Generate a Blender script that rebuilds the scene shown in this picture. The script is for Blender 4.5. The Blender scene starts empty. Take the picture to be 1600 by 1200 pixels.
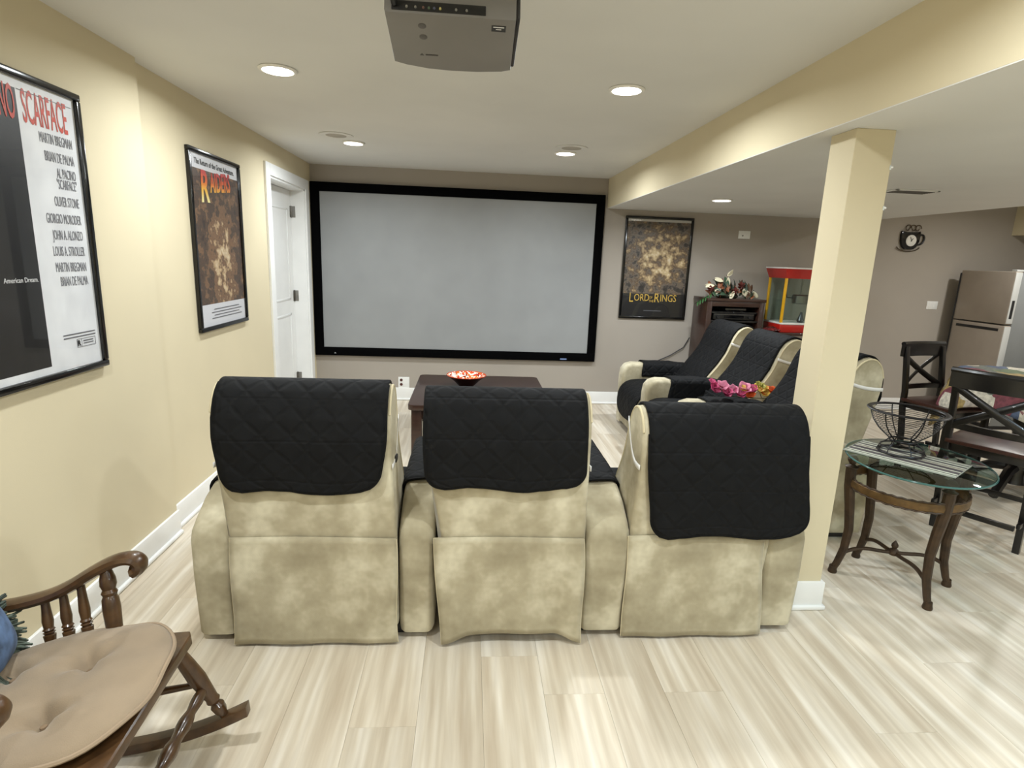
import bpy, bmesh, math, random
from mathutils import Vector, Matrix
random.seed(7)
PI = math.pi
SC = bpy.context.scene
COL = SC.collection

# ------------------------------------------------------------------ camera, world, exposure
cam_d = bpy.data.cameras.new('camera'); cam = bpy.data.objects.new('camera', cam_d); COL.objects.link(cam)
cam_d.sensor_width = 36.0; cam_d.lens = 895.6 / 1600 * 36.0; cam_d.clip_start = 0.02
cam.matrix_world = Matrix(((0.99675, -0.02158, -0.0776, 0), (-0.07117, 0.21509, -0.974, 0), (0.03771, 0.97636, 0.21286, 1.63), (0, 0, 0, 1)))
SC.camera = cam
W = bpy.data.worlds.new('world'); SC.world = W; W.use_nodes = True
W.node_tree.nodes['Background'].inputs[0].default_value = (0.9, 0.95, 1, 1)
W.node_tree.nodes['Background'].inputs[1].default_value = 0.02
SC.view_settings.view_transform = 'Standard'; SC.view_settings.look = 'None'
SC.view_settings.gamma = 1.0; SC.view_settings.use_curve_mapping = False
SC.view_settings.exposure = 0.06
MAIN_W, SIDE_W, KIT_W = 22.5, 26.0, 26.0
MAIN_C, SIDE_C = (0.91, 0.97, 1.0), (0.64, 0.85, 1.0)

# ------------------------------------------------------------------ helpers
def lin(c):
    return tuple(((x / 255) / 12.92 if x / 255 <= 0.04045 else ((x / 255 + 0.055) / 1.055) ** 2.4) for x in c[:3]) + (1.0,)

class NT:
    def __init__(s, name):
        s.m = bpy.data.materials.new(name); s.m.use_nodes = True; s.t = s.m.node_tree; s.n = s.t.nodes
        s.bsdf = s.n['Principled BSDF']; s.out = s.n['Material Output']
    def node(s, ty, **kw):
        n = s.n.new(ty)
        for k, v in kw.items(): setattr(n, k, v)
        return n
    def link(s, a, b): s.t.links.new(a, b)
    def coord(s, kind='Object', scale=(1, 1, 1), rot=(0, 0, 0)):
        c = s.node('ShaderNodeTexCoord'); m = s.node('ShaderNodeMapping')
        m.inputs['Scale'].default_value = scale; m.inputs['Rotation'].default_value = rot
        s.link(c.outputs[kind], m.inputs['Vector']); return m.outputs[0]
    def noise(s, vec, scale, detail=3, rough=0.5):
        n = s.node('ShaderNodeTexNoise'); n.inputs['Scale'].default_value = scale; n.inputs['Detail'].default_value = detail
        n.inputs['Roughness'].default_value = rough
        s.link(vec, n.inputs['Vector']); return n.outputs['Fac']
    def ramp(s, fac, stops, interp='LINEAR'):
        r = s.node('ShaderNodeValToRGB'); r.color_ramp.interpolation = interp; e = r.color_ramp.elements
        while len(e) < len(stops): e.new(0.5)
        for i, (p, c) in enumerate(stops): e[i].position = p; e[i].color = lin(c)
        s.link(fac, r.inputs[0]); return r.outputs[0]
    def mix(s, fac, a, b, mode='MIX'):
        m = s.node('ShaderNodeMix', data_type='RGBA', blend_type=mode)
        for sock, v in ((0, fac), (6, a), (7, b)):
            if hasattr(v, 'is_linked') or hasattr(v, 'links'): s.link(v, m.inputs[sock])
            else: m.inputs[sock].default_value = v
        return m.outputs[2]
    def math(s, op, a, b=0.0, c=0.0):
        m = s.node('ShaderNodeMath', operation=op)
        for i, v in enumerate((a, b, c)):
            if hasattr(v, 'links'): s.link(v, m.inputs[i])
            else: m.inputs[i].default_value = v
        return m.outputs[0]
    def bump(s, h, strength=0.3, dist=0.01):
        b = s.node('ShaderNodeBump'); b.inputs['Strength'].default_value = strength; b.inputs['Distance'].default_value = dist
        s.link(h, b.inputs['Height']); s.link(b.outputs[0], s.bsdf.inputs['Normal'])
    def set(s, color=None, rough=None, metal=None, spec=None, sheen=None, coat=None):
        B = s.bsdf.inputs
        if color is not None:
            if hasattr(color, 'links'): s.link(color, B['Base Color'])
            else: B['Base Color'].default_value = lin(color)
        if rough is not None: B['Roughness'].default_value = rough
        if metal is not None: B['Metallic'].default_value = metal
        if spec is not None: B['Specular IOR Level'].default_value = spec
        if sheen is not None: B['Sheen Weight'].default_value = sheen
        if coat is not None: B['Coat Weight'].default_value = coat; B['Coat Roughness'].default_value = 0.05
        return s.m

def plain(name, c, rough=0.5, metal=0.0, spec=0.5, vary=0.06, scale=6, bump=0.0, bscale=200, sheen=None, coat=None):
    t = NT(name); v = t.coord('Object')
    f = t.noise(v, scale, 3)
    a = tuple(max(0, x * (1 - vary)) for x in c); b = tuple(min(255, x * (1 + vary)) for x in c)
    if bump: t.bump(t.noise(v, bscale, 2), bump, 0.004)
    return t.set(t.ramp(f, [(0.3, a), (0.7, b)]), rough, metal, spec, sheen, coat)

def wood(name, c1, c2, rough=0.35, scale=(3, 3, 30), coat=None):
    t = NT(name); v = t.coord('Object', scale)
    return t.set(t.ramp(t.noise(v, 3, 5, 0.6), [(0.3, c1), (0.7, c2)]), rough, coat=coat)

def glass(name, tint=(235, 245, 242), refl=1.0, rough=0.01):
    t = NT(name); t.n.remove(t.bsdf)
    tr = t.node('ShaderNodeBsdfTransparent'); tr.inputs[0].default_value = lin(tint)
    gl = t.node('ShaderNodeBsdfGlossy'); gl.inputs['Roughness'].default_value = rough
    fr = t.node('ShaderNodeFresnel'); fr.inputs[0].default_value = 1.5
    bf = t.math('SUBTRACT', 1.0, t.node('ShaderNodeNewGeometry').outputs['Backfacing'])
    k = t.math('MULTIPLY', t.math('MULTIPLY', fr.outputs[0], refl), bf); mx = t.node('ShaderNodeMixShader')
    t.link(k, mx.inputs[0]); t.link(tr.outputs[0], mx.inputs[1]); t.link(gl.outputs[0], mx.inputs[2]); t.link(mx.outputs[0], t.out.inputs[0])
    return t.m

def emit(name, c, st):
    t = NT(name); t.n.remove(t.bsdf); e = t.node('ShaderNodeEmission'); e.inputs[0].default_value = lin(c); e.inputs[1].default_value = st
    t.link(e.outputs[0], t.out.inputs[0]); return t.m

class MB:
    """collects geometry for one mesh"""
    def __init__(s): s.v = []; s.f = []; s.uv = None
    def add(s, vs, fs):
        o = len(s.v); s.v += [tuple(v) for v in vs]; s.f += [tuple(i + o for i in f) for f in fs]; return s
    def bm(s, bm, M=None):
        if M is not None: bmesh.ops.transform(bm, matrix=M, verts=bm.verts)
        bm.verts.index_update()
        s.add([v.co[:] for v in bm.verts], [[v.index for v in f.verts] for f in bm.faces]); bm.free(); return s
    def box(s, x0, x1, y0, y1, z0, z1, bev=0.0, seg=2, M=None):
        b = bmesh.new(); bmesh.ops.create_cube(b, size=1)
        for v in b.verts: v.co = Vector(((x0 + x1) / 2 + v.co.x * (x1 - x0), (y0 + y1) / 2 + v.co.y * (y1 - y0), (z0 + z1) / 2 + v.co.z * (z1 - z0)))
        if bev > 0: bmesh.ops.bevel(b, geom=b.edges[:], offset=bev, segments=seg, profile=0.5, affect='EDGES')
        return s.bm(b, M)
    def prism(s, poly, a0, a1, axis='x', bev=0.0, seg=3, M=None, warp=None):
        b = bmesh.new()
        def P(p, a): return {'x': (a, p[0], p[1]), 'y': (p[0], a, p[1]), 'z': (p[0], p[1], a)}[axis]
        A = [b.verts.new(P(p, a0)) for p in poly]; B = [b.verts.new(P(p, a1)) for p in poly]; n = len(poly)
        c0 = b.faces.new(A); c1 = b.faces.new(B[::-1])
        for i in range(n): b.faces.new((A[(i + 1) % n], A[i], B[i], B[(i + 1) % n]))
        bmesh.ops.recalc_face_normals(b, faces=b.faces[:])
        if bev > 0: bmesh.ops.bevel(b, geom=list(c0.edges) + list(c1.edges), offset=bev, segments=seg, profile=0.6, affect='EDGES')
        if warp:
            for v in b.verts: v.co = Vector(warp(v.co))
        return s.bm(b, M)
    def tube(s, pts, r, n=8, closed=False, flat=None):
        pts = [Vector(p) for p in pts]; N = len(pts); rs = r if isinstance(r, (list, tuple)) else [r] * N
        tang = []
        for i in range(N):
            a = pts[i - 1] if (i > 0 or closed) else pts[i]; c = pts[(i + 1) % N] if (i < N - 1 or closed) else pts[i]
            d = c - a; tang.append(d.normalized() if d.length > 1e-9 else Vector((0, 0, 1)))
        up = Vector((0, 0, 1)) if abs(tang[0].z) < 0.9 else Vector((1, 0, 0))
        nx = tang[0].cross(up).normalized(); vs = []
        for i in range(N):
            nx = (nx - tang[i] * nx.dot(tang[i])).normalized(); ny = tang[i].cross(nx)
            for k in range(n):
                a = 2 * PI * k / n; fx, fy = (1, 1) if flat is None else flat
                vs.append(pts[i] + nx * (math.cos(a) * rs[i] * fx) + ny * (math.sin(a) * rs[i] * fy))
        fs = []
        for i in range(N if closed else N - 1):
            j = (i + 1) % N
            for k in range(n): fs.append((i * n + k, i * n + (k + 1) % n, j * n + (k + 1) % n, j * n + k))
        if not closed: fs.append(tuple(range(n))[::-1]); fs.append(tuple((N - 1) * n + k for k in range(n)))
        return s.add(vs, fs)
    def turned(s, p0, p1, prof, n=12):
        p0, p1 = Vector(p0), Vector(p1)
        return s.tube([p0.lerp(p1, t) for t, _ in prof], [r for _, r in prof], n)
    def lathe(s, prof, n=24, c=(0, 0, 0), axis='z', close=True):
        vs = []; fs = []
        for r, z in prof:
            for k in range(n):
                a = 2 * PI * k / n; x, y = r * math.cos(a), r * math.sin(a)
                p = {'z': (x, y, z), 'y': (x, z, y), 'x': (z, x, y)}[axis]; vs.append((c[0] + p[0], c[1] + p[1], c[2] + p[2]))
        for i in range(len(prof) - 1):
            for k in range(n): fs.append((i * n + k, i * n + (k + 1) % n, (i + 1) * n + (k + 1) % n, (i + 1) * n + k))
        if close: fs.append(tuple(range(n))[::-1]); fs.append(tuple((len(prof) - 1) * n + k for k in range(n)))
        return s.add(vs, fs)
    def grid(s, fn, nu, nv, uvfn=None):
        vs = [fn(i / nu, j / nv) for j in range(nv + 1) for i in range(nu + 1)]
        fs = [(j * (nu + 1) + i, j * (nu + 1) + i + 1, (j + 1) * (nu + 1) + i + 1, (j + 1) * (nu + 1) + i) for j in range(nv) for i in range(nu)]
        if uvfn: s.uv = [uvfn(i / nu, j / nv) for j in range(nv + 1) for i in range(nu + 1)]
        return s.add(vs, fs)
    def build(s, name, mat, parent=None, smooth=35, solid=0.0, sub=0, fixn=True):
        me = bpy.data.meshes.new(name); me.from_pydata(s.v, [], s.f)
        if fixn and not solid:
            b = bmesh.new(); b.from_mesh(me); bmesh.ops.recalc_face_normals(b, faces=b.faces[:]); b.to_mesh(me); b.free()
        if s.uv:
            L = me.uv_layers.new(name='UVMap')
            for l in me.loops: L.data[l.index].uv = s.uv[l.vertex_index]
        me.update()
        if smooth:
            me.polygons.foreach_set('use_smooth', [True] * len(me.polygons)); me.set_sharp_from_angle(angle=math.radians(smooth))
        me.materials.append(mat)
        o = bpy.data.objects.new(name, me); COL.objects.link(o)
        if parent: o.parent = parent
        if solid:
            m = o.modifiers.new('thickness', 'SOLIDIFY'); m.thickness = solid; m.offset = 0
        if sub:
            m = o.modifiers.new('smooth', 'SUBSURF'); m.levels = sub; m.render_levels = sub
        return o

def tag(o, label, cat=None, group=None, kind=None):
    o['label'] = label
    if cat: o['category'] = cat
    if group: o['group'] = group
    if kind: o['kind'] = kind
    return o
def thing(name, label, cat, loc=(0, 0, 0), rz=0.0, group=None):
    o = bpy.data.objects.new(name, None); o.empty_display_size = 0.1; COL.objects.link(o)
    o.location = loc; o.rotation_euler = (0, 0, rz); return tag(o, label, cat, group)
def struct(o, label): o['kind'] = 'structure'; o['label'] = label; return o
def copy_tree(o, parent=None):
    c = o.copy(); COL.objects.link(c); c.parent = parent
    for ch in list(o.children): copy_tree(ch, c)
    return c
def text(body, size, mat, name, parent, M, sx=1.0, align='LEFT', depth=0.0003, bold=0.0, shear=0.0):
    cu = bpy.data.curves.new('lettering', 'FONT'); cu.body = body; cu.size = size; cu.align_x = align; cu.extrude = depth; cu.offset = bold; cu.shear = shear
    cu.resolution_u = 3
    t = bpy.data.objects.new('tmp', cu); COL.objects.link(t)
    dg = bpy.context.evaluated_depsgraph_get(); me = bpy.data.meshes.new_from_object(t.evaluated_get(dg))
    COL.objects.unlink(t); bpy.data.objects.remove(t); bpy.data.curves.remove(cu)
    me.transform(M @ Matrix.Diagonal((sx, 1, 1, 1))); me.materials.clear(); me.materials.append(mat); me.name = name
    o = bpy.data.objects.new(name, me); COL.objects.link(o); o.parent = parent; return o
def smoothstep(a, b, x):
    t = max(0, min(1, (x - a) / (b - a))); return t * t * (3 - 2 * t)

# ------------------------------------------------------------------ materials
def paint(name, c, vary=0.015):
    t = NT(name); v = t.coord('Object')
    t.bump(t.noise(v, 260, 2), 0.12, 0.002)
    return t.set(t.ramp(t.noise(v, 1.5, 2), [(0.3, tuple(x * (1 - vary) for x in c)), (0.7, tuple(min(255, x * (1 + vary)) for x in c))]), 0.75, spec=0.25)
M_CREAM = paint('cream_paint', (215, 203, 173)); M_TAUPE = paint('taupe_paint', (167, 159, 149)); M_CEIL = paint('ceiling_paint', (224, 223, 219))
M_WHITE = plain('white_trim', (238, 238, 236), 0.4, vary=0.01); M_DOOR = plain('door_white', (238, 238, 236), 0.35, vary=0.01)
M_BLACKM = plain('black_satin', (16, 16, 17), 0.35); M_FELT = plain('black_velvet', (5, 5, 6), 0.9, spec=0.05)
M_STEEL = plain('brushed_nickel', (150, 148, 144), 0.3, metal=1.0, vary=0.04)
M_DARK = plain('dark_plastic', (22, 22, 24), 0.45); M_PLATE = plain('white_plastic', (235, 235, 232), 0.35, vary=0.01)
def suede():
    t = NT('cream_suede'); v = t.coord('Object')
    f = t.noise(v, 3.4, 4, 0.62); g = t.noise(v, 420, 2)
    t.bump(g, 0.25, 0.002)
    c = t.ramp(f, [(0.33, (148, 138, 113)), (0.5, (175, 165, 139)), (0.64, (210, 202, 177))])
    return t.set(c, 0.95, spec=0.1, sheen=0.15)
M_SUEDE = suede(); M_PIPING = plain('suede_piping', (206, 194, 162), 0.9, spec=0.1)
def quilt():
    t = NT('black_quilted_microfibre'); uv = t.node('ShaderNodeTexCoord').outputs['UV']
    sp = t.node('ShaderNodeSeparateXYZ'); t.link(uv, sp.inputs[0]); u, v = sp.outputs[0], sp.outputs[1]
    def lines(e, period, w):
        fr = t.math('FRACT', t.math('DIVIDE', e, period)); d = t.math('MULTIPLY', t.math('ABSOLUTE', t.math('SUBTRACT', fr, 0.5)), period)
        m = t.node('ShaderNodeMapRange', interpolation_type='SMOOTHSTEP'); t.link(d, m.inputs[0]); m.inputs[1].default_value = 0; m.inputs[2].default_value = w
        return m.outputs[0]
    wob = t.math('MULTIPLY', t.noise(uv, 6, 2), 0.03)
    h = t.math('MINIMUM', lines(t.math('ADD', t.math('ADD', u, v), wob), 0.115, 0.022), lines(t.math('SUBTRACT', u, t.math('SUBTRACT', v, wob)), 0.115, 0.022))
    fold = t.math('MINIMUM', lines(t.math('ADD', u, 0.17), 0.34, 0.012), lines(t.math('ADD', v, 0.04), 0.165, 0.008))
    h = t.math('ADD', t.math('ADD', h, t.math('MULTIPLY', fold, 0.6)), t.math('MULTIPLY', t.noise(uv, 14, 4), 0.9))
    t.bump(h, 0.42, 0.007)
    return t.set(t.ramp(t.noise(uv, 18, 4), [(0.3, (9, 9, 10)), (0.7, (15, 16, 18))]), 0.8, spec=0.22, sheen=0.0)
M_QUILT = quilt(); M_STRAP = plain('white_elastic', (236, 234, 230), 0.7, vary=0.01); M_TAPE = plain('black_binding', (12, 12, 13), 0.8, spec=0.2)
M_OAK = wood('dark_oak', (56, 37, 20), (84, 58, 33), 0.3, (8, 8, 8), coat=0.2)
M_BROWN = wood('espresso_wood', (44, 27, 22), (62, 40, 32), 0.3, (2, 14, 14), coat=0.15)
M_BLKWOOD = wood('black_wood', (13, 11, 11), (20, 17, 16), 0.28, (4, 4, 20), coat=0.2)
M_CHERRY = wood('cherry_seat', (44, 20, 14), (62, 29, 20), 0.35, (20, 3, 3), coat=0.15)
M_GLASS = glass('clear_glass', (240, 246, 244)); M_ARTGLASS = glass('acrylic_sheet', (255, 255, 255), 0.8, 0.02)
M_TABLEGLASS = glass('table_glass', (196, 214, 210), 1.3); M_GLASSEDGE = plain('green_glass_edge', (60, 104, 100), 0.1, spec=0.9)

# ------------------------------------------------------------------ room dimensions
ZC, ZL = 2.523, 2.2116
XL1, XL2, YS = -1.655, -1.696, 3.202
YB, XB, XS, XR, YF = 6.481, 1.489, 4.511, 6.75, -2.3
DY0, DY1, DZ = 5.18, 6.24, 2.24

# floor of planks
def plank_mat():
    t = NT('pale_oak_vinyl'); pos = t.node('ShaderNodeNewGeometry').outputs['Position']; oi = t.node('ShaderNodeObjectInfo')
    rnd = oi.outputs['Random']
    comb = t.node('ShaderNodeCombineXYZ'); t.link(t.math('MULTIPLY', rnd, 37.0), comb.inputs[0]); t.link(t.math('MULTIPLY', rnd, 91.0), comb.inputs[1])
    add = t.node('ShaderNodeVectorMath', operation='ADD'); t.link(pos, add.inputs[0]); t.link(comb.outputs[0], add.inputs[1])
    def mp(sc):
        m = t.node('ShaderNodeMapping'); m.inputs['Scale'].default_value = sc; t.link(add.outputs[0], m.inputs['Vector']); return m.outputs[0]
    broad = t.noise(mp((9, 0.55, 1)), 1.6, 4, 0.55)
    wv = t.node('ShaderNodeTexWave', wave_type='BANDS', bands_direction='X'); wv.inputs['Scale'].default_value = 2.2; wv.inputs['Distortion'].default_value = 9
    wv.inputs['Detail'].default_value = 3; wv.inputs['Detail Scale'].default_value = 1.0; t.link(mp((3.2, 0.35, 1)), wv.inputs['Vector'])
    fine = t.noise(mp((90, 2.5, 1)), 2.0, 3, 0.6)
    c = t.ramp(broad, [(0.33, (184, 168, 146)), (0.5, (207, 195, 175)), (0.66, (227, 219, 205))])
    c = t.mix(t.math('MULTIPLY', wv.outputs['Fac'], 0.26), c, lin((170, 154, 132)))
    c = t.mix(t.math('MULTIPLY', fine, 0.2), c, lin((226, 217, 200)))
    hv = t.node('ShaderNodeHueSaturation'); t.link(c, hv.inputs['Color']); t.link(t.math('ADD', t.math('MULTIPLY', rnd, 0.11), 0.945), hv.inputs['Value'])
    t.bump(fine, 0.08, 0.002)
    return t.set(hv.outputs[0], 0.36, spec=0.45)
M_PLANK = plank_mat()
fl = struct(MB().box(XL2 - 0.3, XR + 0.1, YF - 0.1, YB + 0.1, -0.06, -0.011).build('floor', plain('subfloor', (120, 108, 92), 0.8), smooth=0), 'pale oak plank floor of the basement room')
PW, PLN = 0.237, 1.52
pm = None
k0 = int(math.floor((XL2 - 0.319) / PW)); k1 = int(math.ceil((XR - 0.319) / PW))
for k in range(k0, k1):
    xa, xb = max(XL2 - 0.14, 0.319 + k * PW), min(XR, 0.319 + (k + 1) * PW)
    if xb - xa < 0.02: continue
    off = (k * 0.61803 % 1.0) * PLN + (0.365 if k == 0 else 0) 
    if k == 0: off = 1.88 - PLN
    y = YF - PLN + (off - (YF - PLN)) % PLN - PLN
    while y < YB:
        ya, yb = max(y, YF), min(y + PLN, YB); y += PLN
        if yb - ya < 0.02: continue
        if abs(xb - xa - PW) < 1e-6 and abs(yb - ya - PLN) < 1e-6:
            if pm is None:
                o = MB().box(-PW / 2 + .0003, PW / 2 - .0003, -PLN / 2 + .0003, PLN / 2 - .0003, -0.011, 0, 0.0004, 1).build('plank', M_PLANK, fl, smooth=0); pm = o.data
            else: o = bpy.data.objects.new('plank', pm); COL.objects.link(o); o.parent = fl
            o.location = ((xa + xb) / 2, (ya + yb) / 2, 0)
        else:
            MB().box(xa + .0003, xb - .0003, ya + .0003, yb - .0003, -0.011, 0, 0.0004, 1).build('plank', M_PLANK, fl, smooth=0)

# walls
m = MB()
m.box(XL1 - 0.18, XL1, YF, YS, 0, ZC)                     # near part stands a little proud
m.box(XL2 - 0.16, XL2, YS, DY0, 0, ZC); m.box(XL2 - 0.16, XL2, DY1, YB + 0.1, 0, ZC); m.box(XL2 - 0.16, XL2, DY0, DY1, DZ, ZC)
struct(m.build('wall_left', M_CREAM, smooth=0), 'cream painted left wall with a shallow step')
struct(MB().box(XL2 - 0.16, XR + 0.15, YB, YB + 0.12, 0, ZC).build('wall_back', M_TAUPE, smooth=0), 'taupe accent wall behind the projection screen')
struct(MB().box(XR, XR + 0.12, YF, YB, 0, ZC).build('wall_right', M_TAUPE, smooth=0), 'taupe wall at the kitchen end')
struct(MB().box(XL1 - 0.18, XR + 0.12, YF - 0.12, YF, 0, ZC).build('wall_front', M_CREAM, smooth=0), 'cream wall behind the seating')
struct(MB().box(XL2 - 0.3, XR + 0.15, YF - 0.12, YB + 0.12, ZC, ZC + 0.1).build('ceiling', M_CEIL, smooth=0), 'off white main ceiling')
so = struct(MB().box(XB, XS, YF, YB, ZL + 0.004, ZC).build('soffit', M_CREAM, smooth=0), 'cream dropped soffit running along the room')
MB().box(XB + .001, XS - .001, YF, YB, ZL, ZL + 0.006).build('soffit_underside', M_CEIL, so, smooth=0)
bh = struct(MB().box(6.30, XR, 2.5, YB, 2.118, ZC).build('bulkhead', M_CREAM, smooth=0), 'cream bulkhead above the kitchen counter')

# pillar
PX, PY, PWD, PD = 1.578, 2.4234, 0.1717, 0.1746
pl = struct(MB().box(PX, PX + PWD, PY, PY + PD, 0, ZL, 0.003).build('pillar', M_CREAM, smooth=0), 'square cream pillar beside the end table')
b = MB(); b.box(PX - .015, PX + PWD + .015, PY - .015, PY + PD + .015, 0, .145, 0.004, 2)
b.box(PX - .028, PX + PWD + .028, PY - .028, PY + PD + .028, 0, .024, 0.008, 3); b.build('pillar_baseboard', M_WHITE, pl)
for z in (2.064, 1.901):  # added glossy pieces that stand for two glints on the pillar edge
    hk = thing('edge_glint', 'tiny added glossy hook on pillar edge, ' + ('upper' if z > 2 else 'lower') + ' one', 'glint', (PX + PWD, PY - 0.001, z), 0, 'glossy glints on the pillar')
    MB().box(-.006, .001, -.003, 0, -.009, .009, .0012).build('glint_plate', plain('glint_plastic', (225, 230, 230), 0.08, spec=1.0), hk)
    MB().lathe([(0.0005, -.012), (.004, -.010), (.005, -.006), (.003, -.003)], 10, axis='y').build('glint_knob', plain('glint_plastic_knob', (240, 244, 246), 0.05, spec=1.0), hk)

# baseboards
def baseboard(name, segs, label):
    """segs: list of (x0,y0,x1,y1,nx,ny), n points into the room"""
    m, sh = MB(), MB()
    for (xa, ya, xb, yb, nx, ny) in segs:
        for (mm, t, h, bv) in ((m, .015, .145, .004), (sh, .030, .024, .009)):
            x0, x1 = sorted((xa, xb)); y0, y1 = sorted((ya, yb))
            if nx > 0: x1 = x0 + t
            if nx < 0: x0 = x1 - t
            if ny < 0: y0 = y1 - t
            if ny > 0: y1 = y0 + t
            mm.box(x0, x1, y0, y1, 0.0, h, bv, 3)
    o = struct(m.build(name, M_WHITE), label); sh.build('shoe_molding', M_WHITE, o)
baseboard('baseboard_left', [(XL1, YF, XL1, YS + 0.004, 1, 0), (XL2, YS, XL2, DY0 - 0.11, 1, 0)], 'white baseboard along the cream left wall')
baseboard('baseboard_back', [(XL2, YB, XR, YB, 0, -1)], 'white baseboard along the taupe back wall')
baseboard('baseboard_right', [(XR, YF, XR, 3.1, -1, 0)], 'white baseboard along the kitchen wall')

# door in the left wall
CW = 0.105
m = MB()
m.box(XL2, XL2 + .02, DY0 - CW, DY0, 0, DZ + CW - .008, .003); m.box(XL2, XL2 + .02, DY1, DY1 + CW, 0, DZ + CW - .008, .003); m.box(XL2, XL2 + .02, DY0, DY1, DZ, DZ + CW - .008, .003)
m.box(XL2 - .16, XL2 + .004, DY0 - .001, DY0 + .018, 0, DZ); m.box(XL2 - .16, XL2 + .004, DY1 - .018, DY1 + .001, 0, DZ); m.box(XL2 - .16, XL2 + .004, DY0, DY1, DZ - .018, DZ + .001)
tr = struct(m.build('trim_1', M_WHITE, smooth=0), 'white casing around the recessed door')
dx = XL2 - 0.135
d = struct(MB().box(dx - .04, dx, DY0 + .021, DY1 - .021, .01, DZ - .021, .003).build('door_1', M_DOOR, smooth=0), 'white door recessed in the left wall')
for (za, zb) in ((.2, 1.0), (1.14, DZ - .2)):
    p = MB(); y0, y1 = DY0 + .15, DY1 - .15
    for (a, b_, c, e) in ((y0, y1, za, za + .02), (y0, y1, zb - .02, zb), (y0, y0 + .02, za, zb), (y1 - .02, y1, za, zb)): p.box(dx - .002, dx + .006, a, b_, c, e, .003)
    p.build('panel_molding', M_DOOR, d)
for z in (2.015, 1.17, 0.30):
    h = MB(); h.box(dx - .001, dx + .003, DY1 - .055, DY1 - .021, z - .055, z + .055, .001); h.box(dx, dx + .045, DY1 - .022, DY1 - .016, z - .055, z + .055, .001); h.lathe([(.007, -.058), (.007, .058)], 10, (dx + .006, DY1 - .024, z)); h.build('hinge', M_STEEL, d)
k = MB().lathe([(.027, 0), (.027, .006), (.01, .01), (.01, .035), (.024, .042), (.028, .055), (.02, .066), (.002, .068)], 16, (dx, DY0 + .09, 1.0), 'x'); k.build('door_knob', M_STEEL, d)

# ------------------------------------------------------------------ recessed lights, speakers, vent
M_LENS = emit('light_lens', (255, 250, 238), 9.0); M_LENS.cycles.emission_sampling = 'NONE'; M_TRIM = plain('light_trim', (232, 230, 224), 0.5)
def downlight(x, y, z, watts, col, label, group):
    r = thing('recessed_light', label, 'ceiling light', (x, y, z), 0, group)
    MB().lathe([(.082, .0), (.093, -.001), (.095, -.004), (.092, -.009), (.086, -.012), (.082, -.011)], 32).build('trim_ring', M_TRIM, r)
    MB().lathe([(.083, -.010), (.066, -.0125), (.03, -.0138), (.001, -.014)], 32, close=False).build('lens', M_LENS, r)
    ld = bpy.data.lights.new('lamp', 'AREA'); ld.shape = 'DISK'; ld.size = 0.13; ld.energy = watts; ld.color = col; ld.spread = math.radians(168)
    lo = bpy.data.objects.new('lamp', ld); COL.objects.link(lo); lo.parent = r; lo.location = (0, 0, -0.017)
G1, G2 = 'recessed lights over the cinema seats', 'recessed lights by the kitchen'
downlight(-.99, 3.25, ZC, MAIN_W, MAIN_C, 'round recessed light nearest the left wall, in front of projector', G1)
downlight(.80, 3.22, ZC, MAIN_W, MAIN_C, 'round recessed light right of the projector near the soffit', G1)
downlight(-.985, 5.15, ZC, MAIN_W, MAIN_C, 'round recessed light by ceiling speaker above screen left', G1)
downlight(.785, 5.11, ZC, MAIN_W, MAIN_C, 'round recessed light by ceiling speaker above screen right', G1)
for x, s in ((-.99, 'left'), (.90, 'right')):
    for y, q in ((1.2, 'over the rocking chair row'), (-.9, 'at the rear of the room')):
        downlight(x, y, ZC, MAIN_W, MAIN_C, 'round recessed light behind the projector, %s, %s' % (s, q), G1)
downlight(2.205, 5.148, ZL, SIDE_W, (.90, .96, 1), 'round recessed light in the low soffit above the side recliners', G2)
downlight(3.0, 0.9, ZL, SIDE_W, SIDE_C, 'round recessed light in the low soffit nearest the end table', G2)
downlight(3.0, -1.2, ZL, SIDE_W, SIDE_C, 'round recessed light in the low soffit at the rear', G2)
for y, q in ((4.9, 'beside the fridge'), (2.7, 'above the dining table side'), (0.5, 'at the rear')):
    downlight(5.5, y, ZC, KIT_W, (.97, .965, .93), 'round recessed kitchen light ' + q, G2)

M_GRILLE = plain('speaker_grille', (176, 170, 160), 0.8, bump=0.4, bscale=900)
for (x, y, lb) in ((-1.064, 4.874, 'round in-ceiling speaker grille above the door'), (.796, 4.876, 'round in-ceiling speaker grille above right half of screen')):
    s = thing('ceiling_speaker', lb, 'speaker', (x, y, ZC), 0, 'in-ceiling speakers')
    MB().lathe([(.118, 0), (.132, -.001), (.133, -.005), (.126, -.007), (.118, -.005)], 36).build('speaker_rim', M_CEIL, s)
    MB().lathe([(.119, -.004), (.08, -.005), (.001, -.006)], 36, close=False).build('speaker_grille', M_GRILLE, s)
v = thing('ceiling_vent', 'small rectangular air vent in the low ceiling', 'vent', (3.13, 4.09, ZL))
f = MB()
for a in ((-.16, .16, -.085, -.065), (-.16, .16, .065, .085), (-.16, -.14, -.085, .085), (.14, .16, -.085, .085)): f.box(a[0], a[1], a[2], a[3], -.008, 0, .002)
f.build('vent_frame', M_CEIL, v); MB().box(-.14, .14, -.065, .065, -.0012, -.0004).build('vent_shade', M_DARK, v)  # flat dark sheet standing for the shade behind the slats
sl = None
for i in range(6):
    y = -.055 + i * .022
    if sl is None: sl = MB().box(-.14, .14, -.007, .007, -.001, .001, M=Matrix.Rotation(.7, 4, 'X')).build('slat', plain('vent_metal', (120, 116, 110), .5), v); sl.location = (0, y, -.006)
    else: o = sl.copy(); COL.objects.link(o); o.parent = v; o.location = (0, y, -.006)

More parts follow.
